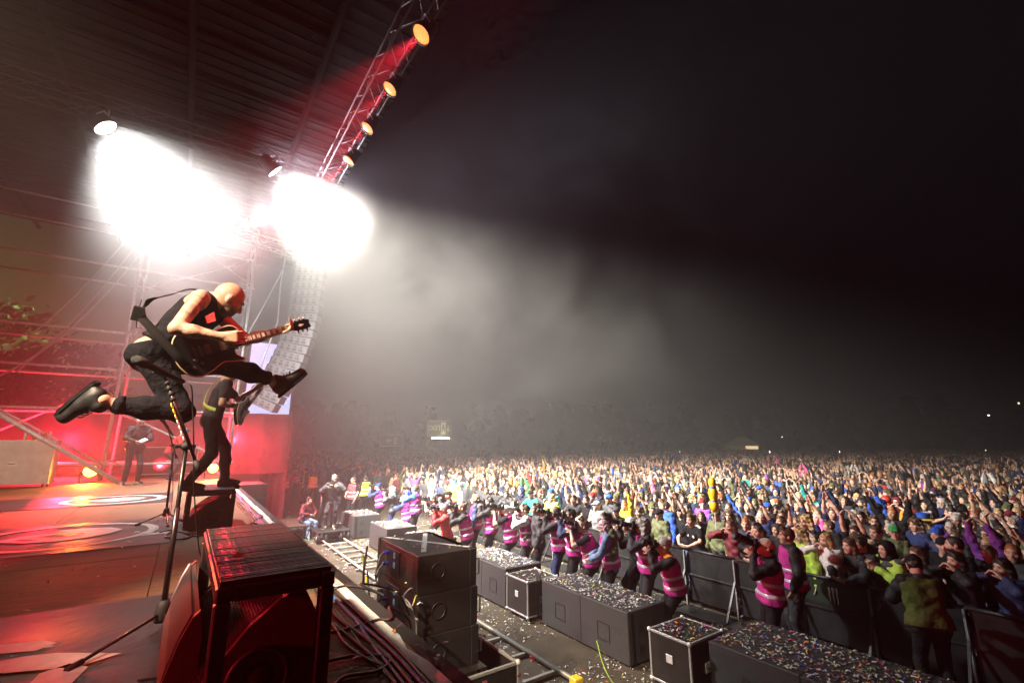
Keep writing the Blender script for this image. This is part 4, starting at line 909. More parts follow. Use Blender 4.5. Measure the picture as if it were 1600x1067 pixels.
def array_cab(label, loc, rz, w, d, h, tape_x, group):
    root = empty('loudspeaker', loc, rz, label, 'loudspeaker', group)
    MB().box((0, .05, 0), (w, d - .05, h), None, .008).build('cabinet', M_CABB, root)
    for y in (0, d - .05): MB().box((-.01, y, -.003), (w - .09, y + .05, h + .003), None, .006).build('end_cheek', M_CABB, root); 
    for y in (-.004, d + .004):
        MB().lathe([(.082, -.006), (.082, .004), (.074, .004), (.074, -.004), (.001, -.005)], frame(V3((w * .32, y, h * .56)), V3((1, 0, 0)), V3((0, 0, 1)), V3((0, -1 if y < 0 else 1, 0))), 24).build('side_roundel', M_BLK, root, True)
    MB().box((w - .088, -.006, 0), (w, d + .006, h), None, .006).build('rigging_frame', M_BLK, root)
    for z_ in (h * .30,): MB().tube([(w - .02, -.005, z_), (w + .03, -.005, z_), (w + .03, -.005, z_ + h * .42), (w - .02, -.005, z_ + h * .42)], .008, 6).build('handle', M_BLK, root)
    MB().box((-.006, d * .42, h * .16), (0.004, d * .78, h * .86), None, .002).build('connector_plate', mat('plate', (.05, .05, .055), .35, .3), root)
    for k, (yy, zz) in enumerate(((d * .70, h * .72), (d * .70, h * .40))):
        c = MB(); c.lathe([(.017, 0), (.020, .01), (.019, .05), (.012, .07)], frame(V3((-.006, yy, zz)), V3((0, 1, 0)), V3((0, 0, 1)), V3((-1, 0, 0))), 12); c.build('plug', mat('plug_blue', (.03, .05, .55), .4), root, True)
    for k in range(2): MB().box((-.009, d * .52, h * (.35 + .28 * k)), (-.004, d * .57, h * (.35 + .28 * k) + .06)).build('connector_label', mat('label_blue', (.35, .6, .85), .5), root)
    if tape_x:
        b = MB(); zt = h + .002
        for (p, q) in (((.05, d - .02), (w - .03, .10)), ((.12, .16), (w - .12, d - .12))):
            p, q = V3((*p, zt)), V3((*q, zt)); n = (q - p).cross(V3((0, 0, 1))).normalized() * .028; b.add([p - n, q - n, q + n, p + n], [(0, 1, 2, 3)]); zt += .002
        b.build('tape_cross', M_TAPE, root)
    return root
sx, sy = 2.13, 4.72; SH = .385
for k in range(3):
    array_cab(['bottom loudspeaker of the dark stack beside the stage edge', 'middle loudspeaker of the dark stack beside the stage edge', 'top loudspeaker with white tape cross beside the stage edge'][k], (sx + .02 * (2 - k), sy - .0 * k, .945 + SH * k), 0, .69, 1.22, SH - .012 - .0 * k, k == 2, 'stacked loudspeakers beside the stage')
flight_case('open topped flight case dolly under the near loudspeaker stack', (1.95, 4.50, 0), 1.30, 1.62, .94, 'flight cases in the pit', True)
b = MB(); b.box((2.0, 4.6, .86), (2.9, 6.0, .94)); tag(b.build('plank', M_PLYC), 'dark plank carrying the near loudspeaker stack', 'plank')
for k, (pts, r) in enumerate(((lambda: [(2.06, 5.57, 1.98), (2.0, 5.52, 1.95), (1.94, 5.45, 1.75), (1.98, 5.3, 1.62), (1.96, 5.5, 1.45), (2.0, 5.7, 1.2), (1.95, 5.9, .95)], .009), (lambda: [(2.06, 5.57, 1.86), (1.98, 5.50, 1.80), (1.92, 5.32, 1.70), (1.94, 5.0, 1.74), (1.99, 4.72, 1.72), (2.02, 4.60, 1.66), (2.10, 4.66, 1.5), (2.12, 4.66, 1.1)], .009),
        (lambda: [(2.07, 5.57, 1.50), (1.99, 5.5, 1.46), (1.95, 5.75, 1.3), (1.98, 5.95, 1.05), (1.97, 6.0, .6)], .009), (lambda: [(1.99, 5.95, 2.0), (1.95, 5.9, 1.7), (2.0, 6.0, 1.4), (1.94, 5.9, 1.2), (1.98, 6.05, .8)], .014), (lambda: [(1.96, 5.8, 1.75), (1.93, 5.6, 1.55), (1.97, 5.72, 1.38), (1.93, 5.9, 1.1), (1.95, 5.5, .98)], .010),
        (lambda: [(2.08, 4.66, 1.78), (2.0, 4.60, 1.84), (1.97, 4.7, 1.74), (2.02, 4.62, 1.66), (2.08, 4.66, 1.74)], .008))):
    cable(['grey lead from the upper blue plug of the stack', 'lead draped round the near corner of the stack', 'grey lead from the lower blue plug of the stack', 'thick black cable behind the far end of the stack', 'coiled lead hanging at the far end of the stack', 'small coiled lead at the near corner of the stack'][k], pts(), r, M_CK if k in (3, 4) else mat('cable_grey', (.16, .15, .15), .45), 8, 'leads on the loudspeaker stack')
for k, (x, y, z_) in enumerate(((2.06, 4.63, 1.70), (2.07, 4.65, 1.32), (1.97, 5.85, 1.62), (1.95, 5.95, 1.85))):
    o = MB().bar((0, 0, -.06), (.004, 0, .06), .024, .008, (0, 1, 0)).build('cable_tie', mat('tie_yellow', (.70, .65, .03), .5)); o.location = (x, y, z_); o.rotation_euler = (rng.uniform(-.3, .3), rng.uniform(-.3, .3), rng.uniform(0, 3))
    tag(o, ['upper yellow tie at the near corner of the stack', 'lower yellow tie at the near corner of the stack', 'lower yellow tie at the far end of the stack', 'upper yellow tie at the far end of the stack'][k], 'cable tie', 'yellow cable ties')
# far stack, lit red
fx, fy = 1.42, 15.4
for k in range(3): array_cab(['bottom', 'middle', 'top'][k] + ' loudspeaker of the far red lit stack beside the stage', (fx, fy, .92 + SH * k), 0, .69, 1.22, SH - .012, False, 'stacked loudspeakers beside the stage')
flight_case('flight case dolly under the far red lit stack', (1.32, 15.25, 0), .95, 1.5, .91, 'flight cases in the pit', False)
# white case and small things upstage
flight_case('pale flight case at the left edge upstage', (-4.15, 16.55, HS), 1.42, .7, 1.15, 'flight cases on the stage', False, 0, mat('case_white', (.55, .52, .50), .4, 0, .15, 5))
flight_case('dark flight case behind the crew member', (-1.1, 19.0, HS), 1.5, .8, .95, 'flight cases on the stage', False, 0, mat('case_maroon', (.12, .03, .03), .4))
for k in range(5):
    o = MB().lathe([(.03, 0), (.033, .005), (.033, .15), (.018, .19), (.013, .21), (.014, .235)], None, 12).build('bottle', [mat('bottle_plastic', (.6, .6, .62), .15), mat('bottle_amber', (.5, .2, .04), .15)][k % 2], None, True)
    o.location = (-3.35 + .11 * k + .02 * (k % 2), 16.75 + .05 * (k % 3), HS + 1.15); tag(o, ['clear bottle at the left end on the pale flight case', 'amber bottle second from the left on the pale case', 'clear bottle in the middle on the pale case', 'amber bottle second from the right on the pale case', 'clear bottle at the right end on the pale case'][k], 'bottle', 'bottles on the pale flight case')
# ------------------------------------------------------------------ pit: subwoofers, cases, rails
def sub(label, x0, y0, w, L, h):
    root = empty('subwoofer', (x0, y0, 0), 0, label, 'loudspeaker', 'subwoofers in the pit')
    MB().box((0, 0, .03), (w, L, h), None, .012).build('cabinet', M_CAB, root)
    n = max(1, int(round(L / 1.05)))
    for k in range(1, n): MB().box((-.004, L * k / n - .004, .03), (w + .002, L * k / n + .004, h + .003)).build('seam', M_BLK, root)
    for k in range(n):
        y = L * (k + .5) / n; f = MB()
        for (a, c) in (((-.006, y - .13, h * .30), (.002, y + .13, h * .315)), ((-.006, y - .13, h * .62), (.002, y + .13, h * .635)), ((-.006, y - .13, h * .315), (.002, y - .12, h * .62)), ((-.006, y + .12, h * .315), (.002, y + .13, h * .62))): f.box(a, c)
        f.build('connector_frame', M_BLK, root)
    for x in (w * .30, w * .66):
        for z_ in (h * .28, h * .66): MB().box((x - .055, -.006, z_ - .06), (x + .055, .004, z_ + .06), None, .004).build('handle_slot', M_BLKR, root)
    MB().box((w * .06, -.012, .05), (w * .12, .002, h - .03)).build('end_strip', M_BLK, root)
    for x in (.08, w - .08):
        for y in (.1, L - .1): MB().box((x - .04, y - .04, 0), (x + .04, y + .04, .03)).build('foot', M_BLKR, root)
    return root
SUBS = [(5.07, 16.76, .95, 1.50, .74), (5.18, 13.83, .95, 1.52, .74), (5.42, 11.66, .92, 1.40, .74), (5.60, 8.22, .92, 1.85, .75), (5.74, 5.18, .90, 2.06, .75), (5.84, 1.75, 1.22, 2.18, .75)]
for i, s_ in enumerate(SUBS): sub(['farthest grey subwoofer beside the camera dolly', 'second farthest grey subwoofer past the dolly rails', 'grey subwoofer partly hidden behind the taped loudspeaker', 'long grey subwoofer in front of the bald photographer', 'big grey subwoofer in front of the orange jacket photographer', 'nearest subwoofer covered in bright confetti'][i], *s_)
flight_case('dark flight case between two long grey subwoofers', (5.55, 7.42, 0), .74, .70, .70, 'flight cases in the pit', False)
flight_case('dark flight case with confetti beside the nearest subwoofer', (5.66, 4.08, 0), .78, .66, .70, 'flight cases in the pit', False)
for k in range(5): cable(['first', 'second', 'third', 'fourth', 'fifth'][k] + ' black lead hanging down the flight case between subwoofers', [(5.95 + .02 * k, 7.7, .715), (5.75 + .02 * k, 7.40, .715), (5.72 + .025 * k, 7.385, .6), (5.70 + .03 * k, 7.37, .3), (5.74 + .02 * k, 7.36, .1)], .008, M_CK, 6, 'leads hanging on the flight case')
M_RAIL = mat('rail_steel', (.50, .50, .46), .42, .6, .2, 10)
def dolly_track():
    root = empty('dolly_track', (0, 0, 0), 0, 'steel camera dolly track with sleepers along the pit', 'track')
    for x in (4.08, 4.74): MB().tube([(x, 5.3, .09), (x, 20.5, .09)], .034, 10).build('rail', M_RAIL, root, True)
    for k in range(22):
        y = 5.7 + .7 * k; MB().bar((3.98, y, .04), (4.78, y, .04), .06, .045).build('sleeper', M_RAIL, root)
    for x in (4.08, 4.74): MB().box((x - .07, 5.18, 0), (x + .07, 5.32, .14), None, .01).build('end_stop', mat('wedge_yellow', (.65, .45, .03), .5), root)
    return root
dolly_track()
def dolly(loc):
    root = empty('camera_dolly', loc, 0, 'dark camera dolly with rubber wheels on the track', 'dolly')
    MB().box((-.52, -.75, .30), (.52, .75, .36), None, .015).build('platform', M_BLK, root); MB().box((-.40, -.6, .20), (.40, .6, .30), None, .02).build('chassis', M_BLK, root)
    for x in (-.36, .36):
        for y in (-.62, .62):
            for dx in (-.12, .12):
                M = frame(V3((x + dx, y, .155)), V3((0, 1, 0)), V3((0, 0, 1)), V3((1, 0, 0)))
                w = MB().lathe([(.05, -.045), (.14, -.045), (.155, -.025), (.155, .025), (.14, .045), (.05, .045)], M, 18).build('wheel', M_BLKR, root, True); MB().lathe([(.0, -.05), (.065, -.05), (.065, .05), (.0, .05)], M, 14).build('wheel_hub', M_ALU, w, True)
            MB().bar((x, y, .16), (x, y, .32), .06, .05, (0, 1, 0)).build('axle_bracket', M_STEEL, root)
    MB().tube([(.12, .1, .36), (.12, .1, 1.12)], .05, 12).build('seat_column', M_BLK, root, True); MB().box((-.08, -.1, 1.12), (.34, .32, 1.20), None, .03).build('seat', M_BLKR, root); MB().box((.30, -.08, 1.22), (.36, .30, 1.58), None, .02).build('seat_back', M_BLKR, root)
    MB().tube([(-.28, .1, .36), (-.28, .1, 1.55)], .045, 12).build('camera_column', M_BLK, root, True)
    return root
DOLLY = V3((4.40, 17.3, .02)); dolly(DOLLY)
# low steel deck beside the dolly
root = empty('steel_deck', (2.4, 17.6, 0), 0, 'low steel framed deck beside the dolly track', 'platform')
MB().box((0, 0, .42), (1.5, 1.9, .48), None, .01).build('deck_top', M_GROUND, root)
for x in (.05, 1.45):
    for y in (.05, .7, 1.85): MB().bar((x, y, 0), (x, y, .42), .05, .05, (0, 1, 0)).build('leg', M_STEEL, root)
# ------------------------------------------------------------------ crowd barrier
M_BAR = mat('barrier_black', (.014, .014, .015), .45, .2, .4, 6, .25, 60); M_POST = mat('barrier_post', (.30, .30, .29), .5, .5, .25, 16, .2, 60); BX = 8.93
def barrier():
    root = empty('crowd_barrier', (0, 0, 0)); w = 1.06
    MB().box((-.012, .03, .10), (.012, w - .03, 1.02), None, .004).build('panel', M_BAR, root); MB().tube([(0, 0, 1.05), (0, w, 1.05)], .03, 8).build('top_rail', M_BAR, root, True)
    MB().bar((-.03, .03, .58), (-.03, w - .03, .58), .02, .03).build('mid_rail', M_BAR, root); MB().bar((-.05, -.0, .0), (-.05, 0, 1.04), .055, .03, (0, 1, 0)).build('post', M_POST, root)
    MB().bar((-.46, 0, .03), (-.07, 0, .66), .04, .03).build('brace', M_BAR, root); MB().box((-.62, .02, 0), (-.08, w - .02, .02)).build('foot_plate', M_BAR, root); return root
first = barrier(); nums = ['first', 'second', 'third', 'fourth', 'fifth', 'sixth', 'seventh', 'eighth', 'ninth', 'tenth', 'eleventh', 'twelfth', 'thirteenth', 'fourteenth']
for k in range(14):
    o = first if k == 0 else copy_tree(first); o.location = (BX + .05 * (k < 3) - .02 * (k > 4), 1.0 + 1.07 * k, 0)
    tag(o, '%s black crowd barrier section from the right picture edge' % nums[k], 'barrier', 'crowd barrier sections')
    if k in (2,):
        M = frame(V3((-.022, .52, .80)), V3((0, -1, 0)), V3((0, 0, 1)), V3((-1, 0, 0))); b = MB()
        for q in (-1, 0, 1): b.prism([(q * .055 - .018, .12), (q * .055 + .012, .13), (q * .055 + .018, .05), (q * .055 + .006, .03), (q * .055 + .014, -.04), (q * .055 + .002, -.11 - .03 * (q == 0)), (q * .055 - .004, -.03), (q * .055 - .014, .02), (q * .055 - .008, .05)], 0, .003, M)
        b.build('claw_emblem', M_PRINT, o)
        MB().box((-.016, .08, .66), (-.0135, 1.0, 1.0)).build('banner', mat('banner_green', (.006, .018, .008), .6), o)
# ------------------------------------------------------------------ confetti
def confetti():
    r = random.Random(11); b = MB(); cols = ['white', 'white', 'white', 'grey', 'grey', 'lime', 'yellow', 'blue', 'red', 'pink', 'green', 'orange']
    ms = [mat('confetti_' + c, [q * .85 for q in PAL[c]], .5) for c in dict.fromkeys(cols)]; names = list(dict.fromkeys(cols))
    def piece(x, y, z, white=.7):
        if r.random() < .25: white *= .9
        a = r.uniform(0, 6.28); L = r.uniform(.010, .030); w = r.uniform(.005, .011); u = V3((math.cos(a), math.sin(a), r.uniform(-.25, .25))); v = V3((-math.sin(a), math.cos(a), r.uniform(-.5, .5))); c = V3((x, y, z + abs(u.z) * L + abs(v.z) * w + .003)); k = V3((0, 0, r.uniform(0, .012)))
        b.mi = names.index(r.choice(cols)) if r.random() > white else names.index('white' if r.random() < .7 else 'grey')
        b.add([c - u * L - v * w, c - v * w + k, c + u * L - v * w, c + u * L + v * w, c + v * w + k, c - u * L + v * w], [(0, 1, 4, 5), (1, 2, 3, 4)])
    for k in range(21000):
        x = r.uniform(1.5, 8.8); y = 1.5 + 19 * r.random() ** 1.35
        if math.sin(2.3 * x + 1.9 * math.sin(1.7 * y)) + math.sin(2.9 * y + 1.3 * math.sin(2.2 * x)) + r.uniform(-1.2, 1.2) < -.2: continue
        piece(x, y, .002, .82)
    for i, (x0, y0, w, L, h) in enumerate(SUBS):
        for k in range(int(w * L * (380 if i > 2 else 240))): piece(r.uniform(x0 + .03, x0 + w - .03), r.uniform(y0 + .03, y0 + L - .03), h + .004, .84 if i < 5 else .5)
    for k in range(120): piece(r.uniform(5.70, 6.40), r.uniform(4.12, 4.7), .705, .3)
    for k in range(70): piece(r.uniform(5.58, 6.25), r.uniform(7.45, 8.08), .705, .6)
    for k in range(26): piece(r.uniform(2.2, 2.75), r.uniform(4.8, 5.85), .945 + 3 * SH, .35)
    for k in range(110): piece(r.uniform(.6, 1.6), r.uniform(1.8, 9), HS + .008, .5)
    for k in range(45): piece(r.uniform(-1.5, .1), r.uniform(3, 9), HS + .014, .75)
    for k in range(60): piece(BX - r.uniform(.1, .6), r.uniform(1.2, 14), .022, .6)
    tag(b.build('confetti', ms), 'paper confetti strewn over pit floor and loudspeakers', 'confetti', kind='stuff')
confetti()
o = MB().add([(0, 0, .02), (.07, .01, .012), (.03, .06, .03)], [(0, 1, 2)]).add([(0, 0, .021), (.03, .06, .031), (.07, .01, .013)], [(0, 1, 2)]).build('paper_scrap', cloth('red')); o.location = (.22, 2.42, HS + .595); tag(o, 'small red paper scrap on the foreground grate', 'paper')
o = MB().sphere((0, 0, .0), .022, 10, (1, 1, .6)).build('paper_scrap', cloth('red')); o.location = (.36, 2.72, HS + .51); tag(o, 'round red paper scrap on the wedge under the grate', 'paper')
o = MB().tube(bez([(6.05, 4.3, .005), (5.2, 4.9, .02), (5.3, 5.4, .4), (5.7, 5.6, .02)], 8), .006, 5).build('streamer', cloth('lime')) ; tag(o, 'thin green streamer on the pit floor', 'streamer')
# ------------------------------------------------------------------ guitars
def guitar(label, center, tip, facing, L=.76):
    center, tip = V3(center), V3(tip); x = (tip - center).normalized(); zv = V3(facing); zv = (zv - x * zv.dot(x)).normalized(); y = zv.cross(x)
    root = bpy.data.objects.new('electric_guitar', None); C.objects.link(root); root.empty_display_size = .1; root.matrix_world = frame(center, x, y, zv); tag(root, label, 'guitar', 'electric guitars')
    mb_ = mat('guitar_black', (.010, .009, .010), .16, 0, .2, 10, spec=.6); cream = mat('guitar_binding', (.62, .42, .26), .4, 0, .1); wood = mat('fretboard', (.22, .07, .045), .4, 0, .3, 12); inl = mat('inlay', (.75, .62, .55), .3); ch = mat('guitar_chrome', (.35, .30, .28), .25, .9)
    ol = [(-.235, 0), (-.228, .07), (-.195, .13), (-.135, .165), (-.065, .155), (0, .125), (.05, .112), (.11, .124), (.16, .122), (.195, .09), (.207, .035), (.205, -.030), (.150, -.038), (.128, -.062), (.136, -.098), (.176, -.135), (.150, -.142), (.09, -.128), (.03, -.118), (-.05, -.152), (-.13, -.172), (-.195, -.135), (-.228, -.07)]
    n = len(ol); sm = []
    for i in range(n):
        a, b_, c, d = [V3((*ol[(i + k) % n], 0)) for k in (-1, 0, 1, 2)]
        for t in (0, .25, .5, .75): q = .5 * ((2 * b_) + (c - a) * t + (2 * a - 5 * b_ + 4 * c - d) * t * t + (3 * b_ - a - 3 * c + d) * t ** 3); sm.append((q.x, q.y))
    MB().prism(sm, -.025, .022).build('guitar_body', mb_, root); MB().prism([(a * .965 + .0, b_ * .965) for a, b_ in sm], .0225, .026).build('guitar_top', mb_, root)
    MB().tube([(a, b_, .020) for a, b_ in sm] + [(*sm[0], .020)], .0052, 6, False).build('binding', cream, root, True)
    MB().box((.10, -.026, .014), (.60, .026, .040), None, .008).build('neck', wood, root); MB().box((.10, -.0262, .0402), (.585, .0262, .046), None, .001).build('fretboard', wood, root)
    for k in range(9): xx = .575 - .44 * (1 - 2 ** (-(k * 1.6 + 1.2) / 12)) * 1.45; MB().box((xx - .011, -.015, .0462), (xx + .011, .015, .0472)).build('inlay', inl, root)
    fr = MB()
    for k in range(20): xx = .585 - .47 * 1.45 * (1 - 2 ** (-(k + 1) / 12)); fr.box((xx - .001, -.026, .046), (xx + .001, .026, .0485))
    fr.build('frets', ch, root)
    MB().prism([(.585, -.024), (.62, -.036), (.70, -.042), (.745, -.030), (.735, 0), (.745, .030), (.70, .042), (.62, .036), (.585, .024)], .012, .030).build('headstock', mb_, root)
    hb = MB(); hb.prism([(.655, -.012), (.69, 0), (.655, .012), (.64, 0)], .0302, .032); hb.build('headstock_inlay', inl, root)
    for k in range(3):
        for s in (1, -1): MB().tube([(.63 + .038 * k, .036 * s, .02), (.63 + .038 * k, .060 * s, .02)], .0065, 8).build('tuner', ch, root, True)
    for xx in (.06, -.035): MB().box((xx - .019, -.036, .026), (xx + .019, .036, .034), None, .003).build('pickup', ch, root)
    MB().box((-.088, -.038, .026), (-.074, .038, .036), None, .002).build('bridge', ch, root); MB().box((-.125, -.038, .026), (-.112, .038, .034), None, .002).build('tailpiece', ch, root)
    for (xx, yy) in ((-.10, -.085), (-.155, -.105), (-.13, -.055), (-.185, -.075)): MB().lathe([(.013, .026), (.013, .034), (.010, .040)], Matrix.Translation((xx, yy, 0)), 14).build('knob', mat('knob', (.05, .035, .03), .25), root, True)
    st = MB()
    for k in range(6): yy = -.020 + .008 * k; st.tube([(-.115, yy, .038), (.585, yy * .85, .0505)], .0009, 4)
    st.build('strings', ch, root); MB().sphere((.10, .085, .028), .008, 8).build('switch', cream, root); return root
def strap(parent, pts, w, m, nrm=None):
    b = MB(); inv = parent.matrix_world.inverted(); P = bez([inv @ V3(p) for p in pts], 8); N = [inv.to_3x3() @ V3(n) for n in nrm]; n_ = len(P); vs = []; fs = []
    for i, p in enumerate(P):
        t = (P[min(i + 1, n_ - 1)] - P[max(i - 1, 0)]).normalized(); k = i / (n_ - 1) * (len(N) - 1); j = min(int(k), len(N) - 2); nn = N[j].lerp(N[j + 1], k - j); s = t.cross(nn).normalized() * w / 2; nn = s.cross(t).normalized() * .003
        vs += [p - s - nn, p + s - nn, p + s + nn, p - s + nn]
    for i in range(n_ - 1):
        a = 4 * i
        for q in range(4): fs.append((a + q, a + (q + 1) % 4, a + 4 + (q + 1) % 4, a + 4 + q))
    b.add(vs, fs); return b.build('strap', m, parent, True)
# ------------------------------------------------------------------ the leaping guitarist
def hero():
    O = atd(262, 540, 3.25); A = lambda x, y, d: npv(atd(x, y, d) - O); s = 1.04; J = {'sc': s}
    J['pel'] = A(246, 552, 3.23); J['neck'] = A(330, 469, 3.46); J['u'] = unit(J['neck'] - J['pel']); J['shR'] = A(306, 470, 3.22); J['shL'] = A(341, 486, 3.62)
    l = J['shL'] - J['shR']; l = unit(l - J['u'] * float(l @ J['u'])); J['l'] = l; J['f'] = np.cross(l, J['u']); J['chest'] = J['pel'] + J['u'] * .36 * s
    J['shR'] = J['pel'] + J['u'] * .47 * s - l * .19 * s + J['f'] * .02; J['shL'] = J['pel'] + J['u'] * .47 * s + l * .19 * s + J['f'] * .03
    J['shR'] = J['shR'] * .5 + A(306, 470, 3.24) * .5
    J['elR'] = A(275, 513, 3.03); J['wrR'] = A(347, 526, 3.14); J['hdR'] = unit(A(372, 526, 3.17) - J['wrR']); J['pnR'] = A(360, 530, 3.4) - A(360, 526, 3.1)
    J['wrL'] = A(437, 517, 3.66); J['elL'], J['wrL'] = ik(J['shL'], J['wrL'], .30, .27, A(380, 540, 3.6) - A(370, 500, 3.6)); J['hdL'] = unit(A(455, 510, 3.68) - A(437, 517, 3.68)); J['pnL'] = A(440, 505, 3.58) - A(440, 515, 3.62)
    ctr = J['pel']; hl = l * .09 * s
    J['hipR'] = ctr - hl - J['u'] * .03; J['hipL'] = ctr + hl - J['u'] * .03
    J['knR'] = A(283, 642, 3.10); J['anR'] = A(150, 629, 2.86); J['toeR'] = A(106, 666, 2.82)
    J['knL'] = A(358, 572, 3.56); J['anL'] = A(436, 597, 3.84); J['toeL'] = A(471, 568, 3.88)
    c = A(357, 468, 3.49); J['head'] = c; J['hf'], J['hl'], J['hu'] = axes(A(380, 484, 3.56) - A(357, 468, 3.49), A(352, 442, 3.47) - A(357, 468, 3.49))
    J['curl'] = .75; J['spread'] = .15
    root = empty('person', O, 0, 'bald guitarist in black tank top leaping over the stage', 'person', 'people on the stage')
    SHUP = {'R': A(168, 652, 2.86) - A(150, 629, 2.86), 'L': A(434, 576, 3.82) - A(448, 590, 3.86)}; TOE = {k: J['toe' + k] for k in 'LR'}
    for k in 'LR':
        t_ = unit(J['toe' + k] - J['an' + k]); uu = unit(SHUP[k] - t_ * float(SHUP[k] @ t_)); J['toe' + k] = J['an' + k] + t_ * .13 - uu * .055
    P = [(p[0], p[1], p[2], p[3] * .93, p[4] * .93, p[5], p[6]) if (p[0] == 'c' and p[6] == 1) else p for p in body_prims(J, 1.06)]; J.update({'toe' + k: TOE[k] for k in 'LR'}); sk = SKINS[1]
    tat = mat('tattooed_skin', (.28, .17, .13), .5, 0, .7, 22, .1, 100)
    V, Q, t = sdf_mesh(P, .007); V = smooth_verts(V, Q, 1)
    ce = V[Q].mean(1); sh = J['shR'] * .62 + J['elR'] * .38; fa = J['elR'] * .3 + J['wrR'] * .7
    nzv = np.sin(ce[:, 0] * 90 + 2 * np.sin(ce[:, 2] * 70)) + np.sin(ce[:, 2] * 80 + 1.5 * np.sin(ce[:, 1] * 60)) + np.sin(ce[:, 1] * 100)
    mi = np.where((np.linalg.norm(ce - sh, axis=1) < .105) & (nzv > -.35), 1, 0); mi = np.where((np.linalg.norm(ce - fa, axis=1) < .10) & (nzv > .5), 1, mi)
    link('body', fast_mesh('body', V, Q, True, [sk, tat], mi), root)
    tk = mat('tank_cloth', (.010, .010, .013), .95, 0, .3, 8, .9, 20, spec=.12, bdist=.025)
    TP = top_prims(J, 'tank', 1.06); link('tank_top', sdf_obj_mesh('tank_top', TP, .009, [tk], [(J['pel'] + J['u'] * .050, -J['u'])], .004, 17.), root)
    ld = unit(J['knL'] - J['hipL']); jn = unit(J['u'] - ld * (max(0.0, float(ld @ J['u'])) + .25))
    jean = mat('black_jeans', (.008, .008, .011), .95, 0, .35, 8, .9, 24, spec=.12, bdist=.025)
    link('jeans', sdf_obj_mesh('jeans', trouser_prims(J, .013, 1.06, .73), .009, [jean], [(J['pel'] + J['u'] * .118, jn)], .0055, 26.), root)
    bp = []
    for k in range(25):
        a = 2 * math.pi * k / 24; bp.append(V3(J['pel'] + J['u'] * .058 + J['l'] * .168 * math.cos(a) + J['f'] * .128 * math.sin(a)))
    bel = MB(); bel.tube(bp, .016, 6, False); bel.build('belt', mat('belt', (.04, .018, .014), .5), root, True)
    for k in 'LR':                                                      # rolled cuffs
        d = J['an' + k] - J['kn' + k]; a = J['kn' + k] + d * .69; b_ = J['kn' + k] + d * .77; MB().tube([V3(a), V3(a + (b_ - a) * .1), V3(b_)], .06, 18, True, [.055, .061, .060]).build('cuff', jean, root, True)
    shm = mat('shoe_black', (.010, .010, .011), .5, 0, .3, 30, .3, 90)
    for k, up in (('R', A(168, 652, 2.86) - A(150, 629, 2.86)), ('L', A(434, 576, 3.82) - A(448, 590, 3.86))):
        o = link('shoe', shoe_mesh('shoe', J['an' + k], J['toe' + k], up, s * .94, shm, .007), root)
        t_ = unit(J['toe' + k] - J['an' + k]); uu = unit(up - t_ * float(up @ t_)); sd = np.cross(t_, uu); lc = MB()
        for q in range(4): c_ = J['an' + k] + t_ * (.045 + .024 * q) + uu * (.026 - .007 * q); lc.tube([V3(c_ - sd * .03), V3(c_ + uu * .006), V3(c_ + sd * .03)], .004, 5)
        lc.build('laces', cloth('charcoal'), o, True)
        so = MB(); n = 14; pts = [(-.095, -.030), (-.10, 0), (-.095, .030), (-.02, .036), (.08, .046), (.17, .042), (.215, .02), (.222, -.002), (.21, -.024), (.16, -.044), (.08, -.046), (-.02, -.036)]
        so.prism([(a_ * .94, b2 * .94) for a_, b2 in pts], -.014, .006, frame(V3(J['an' + k] - uu * .084 * s), V3(t_), V3(sd), V3(uu))); so.build('sole', cloth('black'), o)
    hm = head_matrix(J); add_face(root, hm, True); link('beard', hair_me('beard', mat('stubble', (.17, .095, .07), .7, 0, .3, 60)), root, hm)
    pr_ = MB(); pr_.prism([(-.035, -.03), (.035, -.03), (.04, .035), (-.035, .02)], 0, .002, frame(V3(A(328, 497, 3.20)), V3(A(335, 495, 3.2) - A(328, 497, 3.2)).normalized(), V3(A(326, 490, 3.2) - A(328, 497, 3.2)).normalized(), V3(A(328, 497, 3.0) - A(328, 497, 3.2)).normalized())); pr_.build('chest_print', cloth('red'), root)
    G = guitar('black single cutaway electric guitar with cream binding held by the leaping guitarist', atd(331, 544, 3.25), atd(486, 504, 3.84), -(atd(331, 544, 3.25) - cam.location) + V3((0, 0, .25)))
    cd = (V3(cam.location) - atd(250, 530, 3.2)).normalized()
    upv = V3((0, 0, 1)); T = lambda x, y, d: atd(x, y, d)
    strap(G, [T(291, 572, 3.08), T(276, 556, 3.04), T(252, 530, 3.03), T(232, 508, 3.06), T(221, 494, 3.12), T(224, 478, 3.24), T(242, 467, 3.36), T(268, 460, 3.44), T(298, 452, 3.50), T(322, 458, 3.56)], .052, mat('strap_leather', (.007, .006, .006), .9, 0, .3, 20, .3, 80, spec=.1), [cd, cd, cd + upv * .3, -V3((CA, -SA, 0)) * .8 + cd * .5, upv + cd * .3, upv])
    inv = G.matrix_world.inverted(); pk = MB(); c0 = inv @ T(215, 490, 3.09); ax_ = (inv.to_3x3() @ (T(212, 502, 3.09) - T(220, 474, 3.09)).normalized()); pk.bar(c0 - ax_ * .05, c0 + ax_ * .05, .06, .026, inv.to_3x3() @ cd); p_ = pk.build('wireless_pack', M_BLKR, G)
    an = MB(); an.tube([c0 - ax_ * .05, c0 - ax_ * .10], .003, 5); an.tube([c0 + ax_ * .02, c0 + ax_ * .07 + V3((0, -.03, 0)), c0 + ax_ * .05 + V3((.02, -.06, 0))], .003, 5); an.build('aerial', M_BLKR, p_)
hero()
